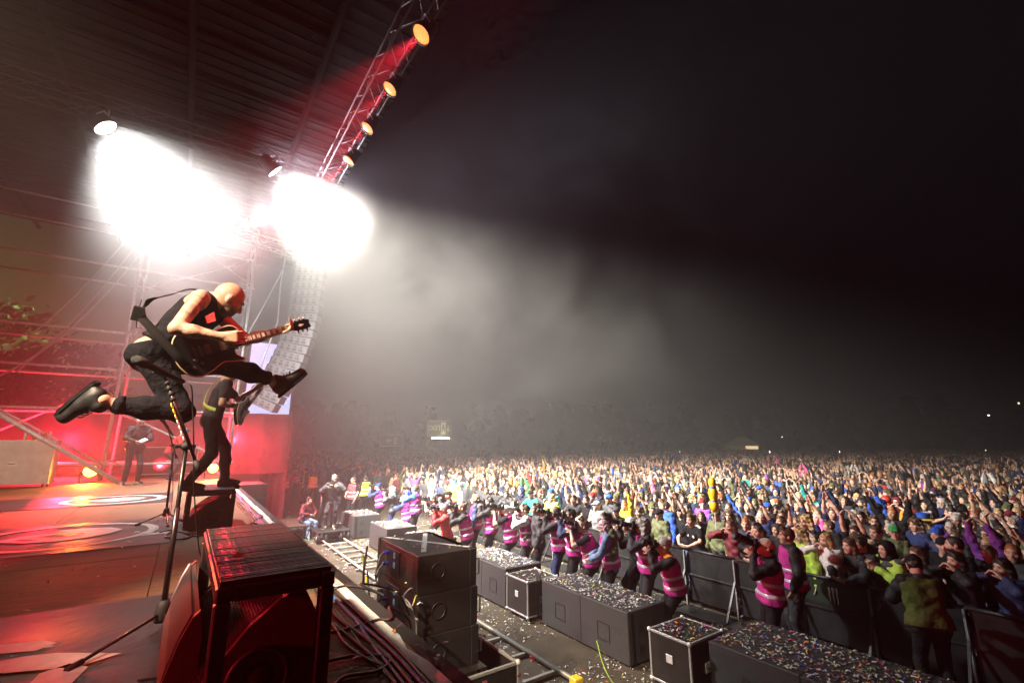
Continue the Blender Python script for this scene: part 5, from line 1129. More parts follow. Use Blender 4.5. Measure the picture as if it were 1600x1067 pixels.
# ------------------------------------------------------------------ other people on and beside the stage
def place(J, px, py, yaw, z0=0.0):
    h = J['head']; q = atz(px, py, z0 + float(h[2])); c, s_ = math.cos(yaw), math.sin(yaw)
    return V3((q.x - (h[0] * c - h[1] * s_), q.y - (h[0] * s_ + h[1] * c), z0))
def yaw_to(p, t): return math.atan2(t[1] - p[1], t[0] - p[0])
# second guitarist on the riser
J = pose(1.80, lean=13, wl=(.46, .24, 1.36), wr=(.26, -.15, 1.06), hp=-24, crouch=.05, al=(.22, .18, .08), ar=(-.22, -.16, .08), eor=(-.9, -.5, -.1), eol=(.1, .4, -1), curl=.7)
yw = math.radians(2); p = V3((.30, 7.62, HS + .49))
person(p, yw, J, 'g2', 'guitarist in grey t-shirt standing on the smaller riser', 'people on the stage', 1, ('tee', 'charcoal'), 'black', [('crop', 'brown')], res=.012, trousers=True, shoes=True)
R2 = Matrix.Translation(p) @ Matrix.Rotation(yw, 4, 'Z'); W2 = lambda k: R2 @ V3(J[k])
hr, hl_ = W2('wrR'), W2('wrL'); ax2 = (hl_ - hr).normalized(); g2 = guitar('black guitar with white binding held by the guitarist on the riser', hr - ax2 * .02 + R2.to_3x3() @ V3((.04, .06, -.02)), hr + ax2 * .78 + R2.to_3x3() @ V3((.05, .08, .0)), R2.to_3x3() @ V3((.75, -.55, -.15)))
sp = R2 @ V3(J['shL']); mid = R2 @ (V3(J['chest']) - V3(J['f']) * .15); nb = R2.to_3x3() @ -V3(J['f'])
strap(g2, [R2 @ (V3(J['pel']) + V3((.02, -.19, .10))), R2 @ (V3(J['pel']) + V3((-.11, -.13, .18))), R2 @ (V3(J['chest']) - V3(J['f']) * .165 - V3(J['l']) * .02), R2 @ (V3(J['shL']) - V3(J['f']) * .125 - V3(J['l']) * .04), R2 @ (V3(J['shL']) + V3(J['u']) * .085 - V3(J['l']) * .06)], .07, mat('strap_lime', (.45, .55, .12), .6), [nb, nb, nb, nb + V3((0, 0, .4)), V3((0, 0, 1))])
# crew upstage
J = pose(1.78, lean=6, wl=(.32, .10, 1.12), wr=(.32, -.12, 1.10), hp=-30, al=(0, .16, .08), ar=(.05, -.14, .08)); yw = math.radians(-70); p = place(J, 231, 667, yw, HS)
p = V3((-1.08, 16.0, HS)); person(p, yw, J, 'crew', 'crew member in dark jacket and pale cap standing by the scaffold', 'people on the stage', 0, ('jacket', 'black'), 'charcoal', [('beanie', 'white')], res=.016, trousers=True, shoes=True, shoem=cloth('beige'))
o = MB().box((-.12, -.08, -.012), (.12, .08, .012), None, .004).build('tablet', mat('tablet', (.5, .5, .52), .4)); o.location = p + V3((.16, -.40, 1.14)); o.rotation_euler = (.5, .2, yw); tag(o, 'pale tablet in the hands of the crew member', 'tablet')
J = pose(1.72, lean=30, wl=(.42, .12, .85), wr=(.40, -.14, .85), hp=-25, crouch=.12); person((-.25, 16.9, HS), math.radians(-10), J, 'crew2', 'crew member in red bending behind the microphone stand', 'people on the stage', 1, ('tee', 'red'), 'charcoal', [('short', 'dark')], res=.018)
# cameras
M_CAM = mat('camera_black', (.014, .014, .015), .42, 0, .3, 40, .3, 200); M_GLS = mat('lens_glass', (.01, .012, .02), .05, 0, .1, spec=.8); M_LENSW = mat('lens_white', (.55, .55, .52), .45)
def photo_camera(label, M, lens=.16, r=.042, white=False, hood=True):
    root = bpy.data.objects.new('camera', None); C.objects.link(root); root.matrix_world = M; tag(root, label, 'camera', 'photographers cameras')
    MB().box((-.035, -.070, -.045), (.035, .070, .045), None, .010).build('camera_body', M_CAM, root); MB().box((-.03, -.028, .045), (.03, .028, .075), None, .010).build('viewfinder', M_CAM, root); MB().box((-.01, -.078, -.05), (.055, -.052, .04), None, .008).build('grip', M_CAM, root)
    q = frame(V3((.035, .008, 0)), V3((0, 1, 0)), V3((0, 0, 1)), V3((1, 0, 0)))
    MB().lathe([(r * .85, 0), (r * .85, lens * .25), (r * .95, lens * .28), (r * .95, lens * .6), (r, lens * .62), (r, lens)], q, 18).build('lens_barrel', M_LENSW if white else M_CAM, root, True)
    MB().lathe([(r * .8, lens - .004), (r * .5, lens + .002), (.001, lens + .004)], q, 18).build('front_glass', M_GLS, root, True)
    if hood: MB().lathe([(r * 1.02, lens * .92), (r * 1.22, lens + .05), (r * 1.16, lens + .05), (r * .98, lens * .94)], q, 18).build('lens_hood', M_CAM, root, True)
    return root
SHOOT = dict(wl=(.25, .05, 1.53), wr=(.15, -.115, 1.57), hdl=(.65, -.35, .55), hdr=(.62, .35, .50), eol=(.1, .5, -1), eor=(-.1, -.9, -.6), curl=.8)
def shoot_pose(h, lean=4, crouch=0, hp=8, **k):
    q = dict(SHOOT); dz = -crouch; le = math.radians(lean); dx = math.sin(le) * .6 - .03; dzz = dz - (1 - math.cos(le)) * .6
    for w in ('wl', 'wr'): q[w] = (q[w][0] + dx, q[w][1], q[w][2] + dzz)
    q.update(k); return pose(h, lean=lean, crouch=crouch, hp=hp, **q)
JS = {'a': shoot_pose(1.75), 'b': shoot_pose(1.75, 12, .10, 14), 'c': shoot_pose(1.75, 16, .32, 16)}
JS['d'] = pose(1.75, lean=10, wl=(.36, .12, 1.05), wr=(.36, -.10, 1.08), hp=-28); JS['e'] = pose(1.75, lean=2, wl=(.10, .24, .92), wr=(.22, -.16, 1.05), hp=4); JS['f'] = shoot_pose(1.75, -2, 0, 22)
PH = [  # head px, py, pose, scale, yaw offset, top, legs, vest, hair, skin, glasses, lens(None), label
 (648, 770, 'a', 1.03, 0, ('jacket', 'blue'), 'black', 'magenta', [('short', 'brown')], 0, 0, .12, 'photographer in bright blue jacket and pink vest'),
 (676, 792, 'b', .95, 20, ('tee', 'black'), 'black', 'magenta', [('pony', 'dark')], 0, 0, .12, 'dark haired photographer left of the red jacket photographer'),
 (692, 800, 'b', .97, 20, ('jacket', 'red'), 'black', None, [('short', 'grey')], 0, 0, .10, 'grey haired photographer in red jacket'),
 (722, 799, 'b', 1.0, 8, ('jacket', 'black'), 'black', 'magenta', [('bun', 'brown')], 0, 1, .10, 'photographer with hair bun, glasses and shiny black jacket'),
 (764, 806, 'a', 1.0, -6, ('jacket', 'black'), 'charcoal', 'magenta', [('short', 'dark')], 0, 0, .12, 'photographer in black jacket and pink vest beside the white hoodie'),
 (820, 812, 'a', .99, 0, ('hoodie', 'white'), 'black', 'magenta', [('short', 'brown')], 0, 0, .30, 'photographer in white hoodie with a long pale lens'),
 (838, 805, 'e', 1.03, 10, ('jacket', 'charcoal'), 'black', None, [('short', 'brown')], 2, 1, None, 'man with glasses behind the white hoodie photographer'),
 (868, 824, 'a', 1.02, 0, ('jacket', 'black'), 'navy', 'magenta', [('crop', 'brown')], 0, 1, .14, 'shaven photographer with glasses in black jacket and pink vest'),
 (912, 830, 'b', 1.0, 0, ('tee', 'black'), 'black', 'magenta', [('short', 'brown')], 2, 0, .16, 'photographer in black t-shirt with bare arms holding a big camera'),
 (944, 846, 'd', .98, -8, ('jacket', 'denim'), 'black', 'magenta', [('long', 'pinkish')], 2, 0, None, 'photographer with long pale pink hair and denim jacket looking down'),
 (948, 820, 'e', 1.03, 10, ('jacket', 'olive'), 'black', None, [('short', 'dark')], 1, 1, None, 'man in olive jacket behind the pink haired photographer'),
 (1004, 830, 'a', 1.02, 0, ('jacket', 'charcoal'), 'charcoal', 'magenta', [('curly', 'grey')], 1, 0, .14, 'curly grey haired photographer in charcoal jacket'),
 (1038, 878, 'b', .97, 0, ('jacket', 'orange'), 'black', 'magenta', [('beanie', 'grey')], 0, 0, .12, 'photographer in orange jacket and grey beanie'),
 (700, 784, 'a', 1.0, 12, ('jacket', 'charcoal'), 'black', 'magenta', [('cap', 'black')], 0, 0, .12, 'photographer in black cap above the red jacket photographer'),
 (742, 800, 'e', 1.0, 0, ('jacket', 'navy'), 'black', 'magenta', [('short', 'blond')], 2, 0, None, 'fair haired steward in navy behind the hair bun photographer'),
 (790, 800, 'b', 1.03, -5, ('tee', 'black'), 'black', 'magenta', [('capback', 'charcoal')], 0, 0, .20, 'photographer in backward charcoal cap left of the white hoodie'),
 (892, 812, 'a', 1.02, 6, ('jacket', 'navy'), 'black', 'magenta', [('short', 'dark')], 1, 0, .12, 'photographer in navy right of the shaven photographer'),
 (984, 826, 'b', 1.02, 10, ('jacket', 'black'), 'black', None, [('hood', 'white')], 0, 0, .12, 'photographer in white hood left of the curly grey haired photographer'),
 (1198, 872, 'f', 1.0, -4, ('jacket', 'black'), 'black', 'magenta', [('capback', 'beige'), ('crop', 'brown')], 0, 1, .22, 'photographer in backward tan cap and pink vest by the barrier'),
 (1230, 846, 'e', 1.03, -12, ('jacket', 'black'), 'charcoal', 'magenta', [('short', 'brown')], 1, 0, None, 'steward in dark jacket behind the tan cap photographer'),
 (590, 766, 'b', 1.0, 0, ('jacket', 'navy'), 'black', 'magenta', [('beanie', 'navy')], 0, 0, .10, 'photographer in navy beanie left of the blue jacket photographer'),
 (612, 770, 'a', .95, 15, ('jacket', 'charcoal'), 'navy', None, [('hood', 'white')], 0, 0, .10, 'photographer in white hood beside the blue jacket photographer'),
 (630, 782, 'c', 1.0, 0, ('jacket', 'navy'), 'blue', 'magenta', [('short', 'brown')], 0, 0, .10, 'crouching photographer in navy jacket by the blue jacket'),
 (552, 753, 'e', 1.02, 60, ('tee', 'black'), 'black', 'red', [('crop', 'brown')], 0, 0, None, 'steward in reflective vest tinted as red light, right of the camera dolly'),
 (571, 750, 'e', 1.0, -40, ('jacket', 'black'), 'black', 'yellow', [('short', 'dark')], 0, 0, None, 'steward in yellow vest beyond the red tinted steward'),
 (478, 738, 'e', 1.0, 30, ('jacket', 'black'), 'black', 'yellow', [('short', 'dark')], 0, 0, None, 'steward in yellow vest left of the camera operator'),
 (490, 742, 'e', .97, -60, ('jacket', 'black'), 'black', 'yellow', [('short', 'brown')], 0, 0, None, 'steward in yellow vest just behind the camera operator'),
 (462, 736, 'd', 1.0, 10, ('jacket', 'red'), 'black', 'red', [('short', 'brown')], 0, 0, None, 'steward with red stage light in clothing colour at the far pit end'),
 (445, 742, 'e', 1.0, 0, ('jacket', 'red'), 'black', 'red', [('short', 'dark')], 0, 0, None, 'leftmost steward with red light in clothing colour at the far pit end')]  # red clothes of the far stewards stand in for red stage light
def two_tone():
    m = cloth('orange', 's').copy(); m.name = 'two_tone_jacket'; nt = m.node_tree; b = nt.nodes['Principled BSDF']; l0 = b.inputs['Base Color'].links[0].from_socket
    tc = nt.nodes.new('ShaderNodeTexCoord'); sp = nt.nodes.new('ShaderNodeSeparateXYZ'); nt.links.new(tc.outputs['Object'], sp.inputs[0]); gt = nt.nodes.new('ShaderNodeMath'); gt.operation = 'GREATER_THAN'; gt.inputs[1].default_value = .14; nt.links.new(sp.outputs['X'], gt.inputs[0])
    ab = nt.nodes.new('ShaderNodeMath'); ab.operation = 'ABSOLUTE'; nt.links.new(sp.outputs['Y'], ab.inputs[0]); g2_ = nt.nodes.new('ShaderNodeMath'); g2_.operation = 'GREATER_THAN'; g2_.inputs[1].default_value = .175; nt.links.new(ab.outputs[0], g2_.inputs[0]); mx = nt.nodes.new('ShaderNodeMath'); mx.operation = 'MAXIMUM'; nt.links.new(gt.outputs[0], mx.inputs[0]); nt.links.new(g2_.outputs[0], mx.inputs[1])
    mc = nt.nodes.new('ShaderNodeMix'); mc.data_type = 'RGBA'; nt.links.new(mx.outputs[0], mc.inputs['Factor']); nt.links.new(l0, mc.inputs['A']); mc.inputs['B'].default_value = (.014, .014, .016, 1); nt.links.new(mc.outputs['Result'], b.inputs['Base Color']); return m
FAC = math.atan2(.62, -.80)
for (px, py, k, sc, yo, top, legs, vest, hair, skin, gl, lens, label) in PH:
    J = JS[k]; yw = FAC + math.radians(yo); h = J['head'] * sc; zt = float(h[2])
    q = atz(px, py, zt); c_, s_ = math.cos(yw), math.sin(yw); loc = V3((q.x - (h[0] * c_ - h[1] * s_), q.y - (h[0] * s_ + h[1] * c_), 0))
    for q in range(3):
        for (x0, y0, w_, L_, h_) in SUBS + [(5.55, 7.42, .74, .70, .7), (5.66, 4.08, .78, .66, .7)]:
            if y0 - .25 < loc.y < y0 + L_ + .25 and loc.x < x0 + w_ + .26 and loc.x > x0 - .4: t_ = (x0 + w_ + .262) / loc.x; loc = V3((loc.x * t_, loc.y * t_, 0))
    sc *= 1.05; nearp = px > 640
    o = person(loc, yw, J, 'ph_' + k, label, 'people in the pit', skin, top, legs, hair, res=.0105, vest=vest, glasses=bool(gl), trousers=True, shoes=nearp)
    o.scale = (sc, sc, sc)
    if label.startswith('photographer in orange'):
        for ch in o.children:
            if ch.name.startswith('jacket'): set_mat(ch, 0, two_tone())
    if lens:
        bpy.context.view_layer.update(); hmx = Matrix.LocRotScale(loc, Euler((0, 0, yw)), V3((sc, sc, sc))) @ head_matrix(J)
        photo_camera('camera held up by the ' + label.replace('photographer', 'photographer', 1), hmx @ Matrix.Translation((.150, 0, -.005)), lens, .042 if lens < .2 else .055, lens == .30)
# camera operator on the dolly
J = pose(1.90, lean=10, pell=(0, 0, 1.16), wl=(.36, .16, 1.60), wr=(.34, -.14, 1.58), hp=-8, al=(.34, .14, .44), ar=(.22, -.15, .40), curl=.8, hdl=(.8, -.4, .2), hdr=(.8, .4, .2))
yw = yaw_to(DOLLY, (0.5, 9.0)); person(DOLLY + V3((.12, .10, .0)), yw, J, 'op', 'grey haired camera operator with headphones riding the dolly', 'people in the pit', 1, ('jacket', 'charcoal'), 'charcoal', [('short', 'grey'), ('beard', 'grey')], res=.013, trousers=True, shoes=True, shoem=cloth('beige'))
RO = Matrix.Translation(DOLLY + V3((.12, .10, 0))) @ Matrix.Rotation(yw, 4, 'Z')
hp_ = MB(); hp_.tube([(-.01 + .0 * q, .09 * math.cos(q), .02 + .115 * math.sin(q)) for q in [i * math.pi / 10 for i in range(11)]], .009, 6)
for s in (1, -1): hp_.lathe([(.02, 0), (.042, .004), (.042, .026), (.02, .03)], frame(V3((-.008, .078 * s, -.01)), V3((1, 0, 0)), V3((0, 0, 1)), V3((0, s, 0))), 12)
o = hp_.build('headphones', M_BLKR, None, True); o.matrix_world = RO @ head_matrix(J); tag(o, 'black headphones worn by the camera operator', 'headphones')
vc = bpy.data.objects.new('video_camera', None); C.objects.link(vc); vc.matrix_world = RO @ Matrix.Translation((.50, 0, 1.75)) @ Matrix.Rotation(.25, 4, 'Y'); tag(vc, 'black broadcast camera in front of the dolly operator', 'camera')
MB().box((-.22, -.07, -.10), (.14, .07, .10), None, .02).build('camera_body', M_CAM, vc); MB().lathe([(.05, 0), (.055, .02), (.06, .16), (.08, .18), (.085, .26), (.08, .26)], frame(V3((.14, 0, 0)), V3((0, 1, 0)), V3((0, 0, 1)), V3((1, 0, 0))), 18).build('lens_barrel', M_CAM, vc, True)
MB().box((-.10, -.15, .05), (.06, -.07, .12), None, .01).build('viewfinder', M_CAM, vc); MB().tube([(-.18, 0, .10), (-.16, 0, .17), (.08, 0, .17), (.10, 0, .10)], .016, 8).build('carry_handle', M_CAM, vc, True); MB().box((-.08, -.06, -.17), (.08, .06, -.10), None, .01).build('mount_head', M_CAM, vc)
J = pose(1.72, lean=14, pell=(0, 0, .62), wl=(.36, .14, .80), wr=(.36, -.12, .80), hp=-6, al=(.42, .16, .08), ar=(.40, -.16, .08)); person((3.75, 18.1, .0), math.radians(-60), J, 'grip', 'dolly grip in maroon jacket crouching behind the camera operator', 'people in the pit', 0, ('jacket', 'maroon'), 'denim', [('short', 'dark')], res=.015, trousers=True, shoes=True)
# dark steward with lime panels at the right picture edge
J = pose(1.80, lean=12, wl=(.34, .10, 1.15), wr=(.34, -.12, 1.2), hp=-20); p = V3((8.10, 2.25, 0)); yw = math.radians(35)
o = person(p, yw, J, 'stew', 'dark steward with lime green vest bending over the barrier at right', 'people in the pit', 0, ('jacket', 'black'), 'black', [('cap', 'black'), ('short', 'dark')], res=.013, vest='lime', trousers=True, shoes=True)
o = MB().box((-.005, -.036, -.072), (.005, .036, .072), None, .004).build('phone', mat('phone_screen', (.05, .1, .2), .2, emit=(.25, .5, 1.0), estr=.5)); o.matrix_world = Matrix.Translation(p) @ Matrix.Rotation(yw, 4, 'Z') @ Matrix.Translation((.50, -.03, 1.26)) @ Matrix.Rotation(-.6, 4, 'Y'); tag(o, 'phone with blue screen held by the dark steward', 'phone')
# ------------------------------------------------------------------ spectators
CP = {'down': dict(), 'rail': dict(lean=14, wl=(.40, .16, 1.12), wr=(.40, -.10, 1.12), hdl=(.3, -1, -.1), hdr=(.3, 1, -.1), eol=(.1, 1, -.4), eor=(.1, -1, -.4)),
      'clapup': dict(lean=2, wl=(.20, .06, 1.93), wr=(.20, -.06, 1.93), hdl=(.15, -.25, 1), hdr=(.15, .25, 1), eol=(.2, 1, -.1), eor=(.2, -1, -.1), hp=10, curl=.1),
      'arch': dict(lean=0, wl=(.16, .14, 1.98), wr=(.16, -.14, 1.98), hdl=(.2, -.8, .7), hdr=(.2, .8, .7), eol=(0, 1, .1), eor=(0, -1, .1), hp=8, curl=.15),
      'spread': dict(lean=-2, wl=(.12, .38, 1.95), wr=(.12, -.38, 1.95), hdl=(.2, .1, 1), hdr=(.2, -.1, 1), eol=(-.2, 1, -.2), eor=(-.2, -1, -.2), hp=12, curl=.15, spread=.6),
      'leftup': dict(lean=3, wl=(.18, .26, 1.98), hdl=(.2, 0, 1), eol=(0, 1, -.2), hp=8, curl=.2, spread=.5), 'rightup': dict(lean=3, wr=(.22, -.24, 1.98), hdr=(.2, 0, 1), eor=(0, -1, -.2), hp=8, curl=.2, spread=.5),
      'clap': dict(lean=4, wl=(.30, .05, 1.36), wr=(.30, -.05, 1.36), hdl=(.6, -.4, .8), hdr=(.6, .4, .8), curl=.15), 'mouth': dict(lean=6, wl=(.19, .10, 1.50), wr=(.19, -.10, 1.50), hdl=(.1, -.7, .75), hdr=(.1, .7, .75), curl=.4),
      'phone': dict(lean=0, wl=(.34, .07, 1.62), wr=(.34, -.07, 1.62), hdl=(.3, -.3, 1), hdr=(.3, .3, 1), curl=.6, hp=4), 'turn': dict(hy=38, hp=2), 'turnr': dict(hy=-32, hp=4)}
SAY = {'down': 'arms down', 'rail': 'arms on the barrier', 'clapup': 'clapping overhead', 'arch': 'hands joined overhead', 'spread': 'both arms raised', 'leftup': 'one arm raised', 'rightup': 'raising one hand', 'clap': 'clapping at chest', 'mouth': 'hands at mouth', 'phone': 'filming with hands up', 'turn': 'head turned', 'turnr': 'looking aside'}
CJ = {k: pose(1.75, **v) for k, v in CP.items()}
HS_SAY = {'short': 'short %s hair', 'crop': 'cropped %s hair', 'long': 'long %s hair', 'curly': 'curly %s hair', 'bun': '%s hair bun', 'pony': '%s ponytail', 'beanie': '%s beanie', 'cap': '%s cap', 'hood': '%s hood', 'capback': 'backward %s cap', 'tophat': '%s hat'}
ROWS = ['front row', 'second row', 'third row', 'fourth row', 'fifth row', 'sixth row', 'seventh row', 'eighth row', 'ninth row', 'tenth row', 'eleventh row', 'twelfth row', 'thirteenth row', 'fourteenth row', 'fifteenth row', 'sixteenth row', 'seventeenth row', 'eighteenth row']
used = set(); cr = random.Random(21); placed = []
TOPW = {'jacket': 'jacket', 'tee': 't-shirt', 'hoodie': 'hoodie'}
def spectator(x, y, k, top, hair, skin, sc, row, label=None, glasses=False, yawo=0.0):
    yw = yaw_to((x, y), (-1.5, 8.5)) + yawo
    if label is None: label = 'spectator in %s %s with %s, %s, %s' % (top[1], TOPW[top[0]], HS_SAY[hair[0][0]] % hair[0][1], SAY[k], ROWS[min(row, len(ROWS) - 1)])
    used.add(label); o = person((x, y, 0), yw, CJ[k], 'c_' + k, label, 'spectators behind the barrier', skin, top, cr.choice(['black', 'navy', 'charcoal', 'denim']), hair, res=.0145, glasses=glasses, noise=.005, hfat=1.18, detail=label is None or len(placed) < len(FR))
    o.scale = (sc, sc, sc); placed.append((x, y)); return o
def top_z(k, sc): return float(CJ[k]['head'][2]) * sc
FR = [  # head px, py, pose, top, hair, skin, glasses, label : people one can tell apart at the barrier
 (1086, 812, 'rail', ('tee', 'black'), [('short', 'brown')], 0, 0, 'young man in black striped football shirt leaning on the barrier'),
 (1066, 800, 'clapup', ('tee', 'black'), [('cap', 'charcoal')], 0, 0, 'man in black t-shirt clapping overhead beside the football shirt'),
 (1122, 826, 'mouth', ('jacket', 'maroon'), [('long', 'brown')], 0, 1, 'woman with glasses, hands at mouth, right of the football shirt'),
 (1120, 806, 'down', ('jacket', 'olive'), [('cap', 'olive')], 0, 0, 'man in olive cap behind the woman with glasses'),
 (1156, 838, 'rail', ('jacket', 'black'), [('pony', 'dark')], 1, 0, 'dark haired woman in black at the barrier'),
 (1186, 826, 'mouth', ('jacket', 'navy'), [('short', 'dark')], 0, 0, 'man in navy covering his face at the barrier'),
 (1098, 788, 'turn', ('jacket', 'purple'), [('beanie', 'maroon')], 0, 0, 'person in maroon beanie turned aside near the barrier'),
 (1170, 792, 'clapup', ('tee', 'charcoal'), [('short', 'dark')], 2, 0, 'bare armed man clapping high above the barrier crowd'),
 (1252, 838, 'down', ('jacket', 'lime'), [('curly', 'blond')], 2, 0, 'curly blond woman in green jacket at the barrier'),
 (1284, 848, 'mouth', ('hoodie', 'white'), [('long', 'blond')], 2, 0, 'long haired woman in white sleeves, hands at mouth'),
 (1326, 856, 'rail', ('jacket', 'black'), [('long', 'brown')], 2, 0, 'woman with long brown hair and black coat at the barrier'),
 (1374, 864, 'clap', ('jacket', 'lime'), [('hood', 'black')], 2, 0, 'woman in black hood and yellow green jacket clapping'),
 (1414, 878, 'mouth', ('jacket', 'charcoal'), [('long', 'brown')], 2, 0, 'woman with brown hair, hands at mouth beside the dark steward'),
 (1346, 852, 'down', ('jacket', 'charcoal'), [('pony', 'dark')], 3, 0, 'dark woman just behind the black coat at the barrier'),
 (1398, 832, 'turn', ('jacket', 'olive'), [('cap', 'green')], 0, 0, 'bearded man in bright green cap turned aside'),
 (1445, 816, 'down', ('jacket', 'charcoal'), [('tophat', 'blue'), ('brim', 'yellow'), ('long', 'blond')], 2, 0, 'fan in blue and yellow striped hat'),
 (1466, 836, 'down', ('jacket', 'navy'), [('beanie', 'blue')], 0, 0, 'person in bright blue beanie below the striped hat'),
 (1474, 852, 'turn', ('tee', 'black'), [('capback', 'black')], 0, 0, 'man in backward black cap below the blue beanie'),
 (1500, 876, 'mouth', ('jacket', 'black'), [('long', 'dark')], 2, 0, 'pale woman in black, hands at mouth, right of the steward'),
 (1546, 852, 'arch', ('hoodie', 'purple'), [('crop', 'blond')], 2, 0, 'crop haired woman in purple hoodie with arms overhead'),
 (1568, 892, 'mouth', ('jacket', 'navy'), [('long', 'dark')], 2, 0, 'woman in navy with hands on face at the right edge'),
 (1240, 766, 'turn', ('jacket', 'blue'), [('short', 'dark')], 0, 0, 'bearded man in blue and lime jacket in the packed crowd'),
 (1347, 808, 'down', ('jacket', 'black'), [('short', 'dark')], 2, 1, 'tall man with glasses and dark hair in the right crowd'),
 (1336, 822, 'turn', ('jacket', 'black'), [('crop', 'dark')], 4, 0, 'smiling dark skinned man behind the long haired women'),
 (1422, 792, 'turn', ('hoodie', 'orange'), [('short', 'dark')], 0, 0, 'bearded man with orange collar looking up at right'),
 (1376, 796, 'clapup', ('hoodie', 'blue'), [('short', 'dark')], 2, 0, 'person in bright blue sleeves clapping overhead at right'),
 (1002, 808, 'down', ('jacket', 'olive'), [('cap', 'black')], 0, 0, 'man in black cap and olive jacket behind the curly haired photographer'),
 (978, 790, 'leftup', ('hoodie', 'yellow'), [('short', 'ginger')], 0, 0, 'ginger man in yellow hoodie with one arm raised'),
 (774, 786, 'down', ('jacket', 'lime'), [('long', 'blond')], 2, 0, 'fair haired spectator in lime vest in the lit crowd'),
 (576, 762, 'down', ('jacket', 'lime'), [('hood', 'teal')], 0, 0, 'person in teal hood behind the photographers')]
for (px, py, k, top, hair, skin, gl, label) in FR:
    zt = top_z(k, 1.0); q = atz(px, py, zt)
    o = spectator(max(q.x, BX + .24), q.y, k, top, hair, skin, 1.0, 0, label, bool(gl))
    if label.startswith('young man in black striped'):
        Jr = CJ['rail']; st = MB()
        for sg in (1, -1):
            for q in (-1, 0, 1):
                f_ = V3(Jr['f']); u_ = V3(Jr['u']); l_ = V3(Jr['l']); a = V3(Jr['neck']) + l_ * (.075 * sg); e_ = V3(Jr['shL' if sg > 0 else 'shR']) + l_ * .03 * sg
                st.tube([a + f_ * (.022 * q) + u_ * .052, a.lerp(e_, .6) + f_ * (.022 * q) + u_ * .075, e_ + f_ * (.022 * q) + u_ * .055], .0065, 5)
        st.build('shoulder_stripes', M_TAPE, o)
        lg = MB(); M = frame(V3(Jr['chest']) + V3(Jr['f']) * .128 - V3(Jr['l']) * .075 + V3(Jr['u']) * .03, V3(Jr['l']), V3(Jr['u']), V3(Jr['f']))
        for q in range(3): lg.prism([(-.03 + .02 * q, -.012), (-.018 + .02 * q, -.012), (-.010 + .02 * q, .004 + .012 * q), (-.022 + .02 * q, .010 + .012 * q)], 0, .006, M)
        lg.build('chest_emblem', M_TAPE, o)
        cb = MB(); cb.lathe([(.028, 0), (.028, .006), (.022, .007)], frame(V3(Jr['chest']) + V3(Jr['f']) * .126 + V3(Jr['l']) * .075 + V3(Jr['u']) * .03, V3(Jr['l']), V3(Jr['u']), V3(Jr['f'])), 16); cb.build('club_badge', M_TAPE, o)
spots = []
for row in range(0, 150):
    sp_ = .60 if row < 30 else (.74 if row < 60 else 1.0)
    x0 = BX + .34 + (.56 * row if row < 30 else .56 * 30 + (row - 30) * .72)
    y = -22.0 + cr.uniform(0, .6)
    while y < 95:
        X = x0 + cr.uniform(-.16, .16); Y = y + cr.uniform(-.14, .14); y += sp_ * cr.uniform(.82, 1.2)
        if not inview(X, Y, 1.7, 30): continue
        f_ = X * SA + Y * CA
        if f_ > 88: continue
        spots.append((f_, X, Y, row))
spots.sort(); near_n = 0; far_pts = []
POS = ['down'] * 4 + ['turn'] * 3 + ['turnr'] * 3 + ['clap', 'clap', 'clapup', 'clapup', 'arch', 'spread', 'leftup', 'rightup', 'mouth', 'mouth', 'phone']
TC = ['black'] * 40 + ['charcoal'] * 26 + ['navy'] * 14 + ['grey'] * 4 + ['brown'] * 2 + ['olive'] * 2 + ['grey', 'white', 'olive', 'maroon', 'brown', 'beige', 'blue', 'red', 'green', 'teal', 'purple', 'denim', 'yellow', 'pink']
LIMIT = 272
for (f_, X, Y, row) in spots:
    if any((X - a) ** 2 + (Y - b_) ** 2 < .17 for a, b_ in placed[:len(FR)]): continue
    if near_n < LIMIT:
        for q in range(60):
            k = cr.choice(POS); 
            if row == 0 and cr.random() < .5: k = 'rail'
            if row > 0 and k == 'rail': k = 'down'
            top = (cr.choice(['jacket', 'tee', 'tee', 'hoodie']), cr.choice(TC)); hs_ = cr.choice(['short', 'short', 'short', 'crop', 'long', 'long', 'curly', 'bun', 'pony', 'beanie', 'cap', 'hood'])
            hc = cr.choice(['black', 'charcoal', 'navy', 'grey', 'maroon', 'olive', 'blue', 'red']) if hs_ in ('beanie', 'cap', 'hood') else cr.choice(['dark', 'dark', 'brown', 'brown', 'brown', 'blond', 'ginger', 'grey'])
            lab = 'spectator in %s %s with %s, %s, %s' % (top[1], TOPW[top[0]], HS_SAY[hs_] % hc, SAY[k], ROWS[min(row, len(ROWS) - 1)])
            if lab not in used: break
        hair = [(hs_, hc)]
        if hs_ in ('cap', 'beanie') and cr.random() < .4: hair.append(('crop', 'brown'))
        if hs_ in ('short', 'crop') and cr.random() < .3: hair.append(('beard', hc))
        spectator(X, Y, k, top, hair, cr.choice([0, 0, 0, 1, 2, 2, 3]), cr.uniform(.92, 1.06), row, lab, cr.random() < .12, cr.uniform(-.25, .25)); near_n += 1
    elif math.sin(.9 * X + 1.3 * math.sin(.7 * Y)) + math.sin(1.1 * Y + math.sin(.8 * X)) + cr.uniform(-1, 2.6) > -.9: far_pts.append((X, Y))
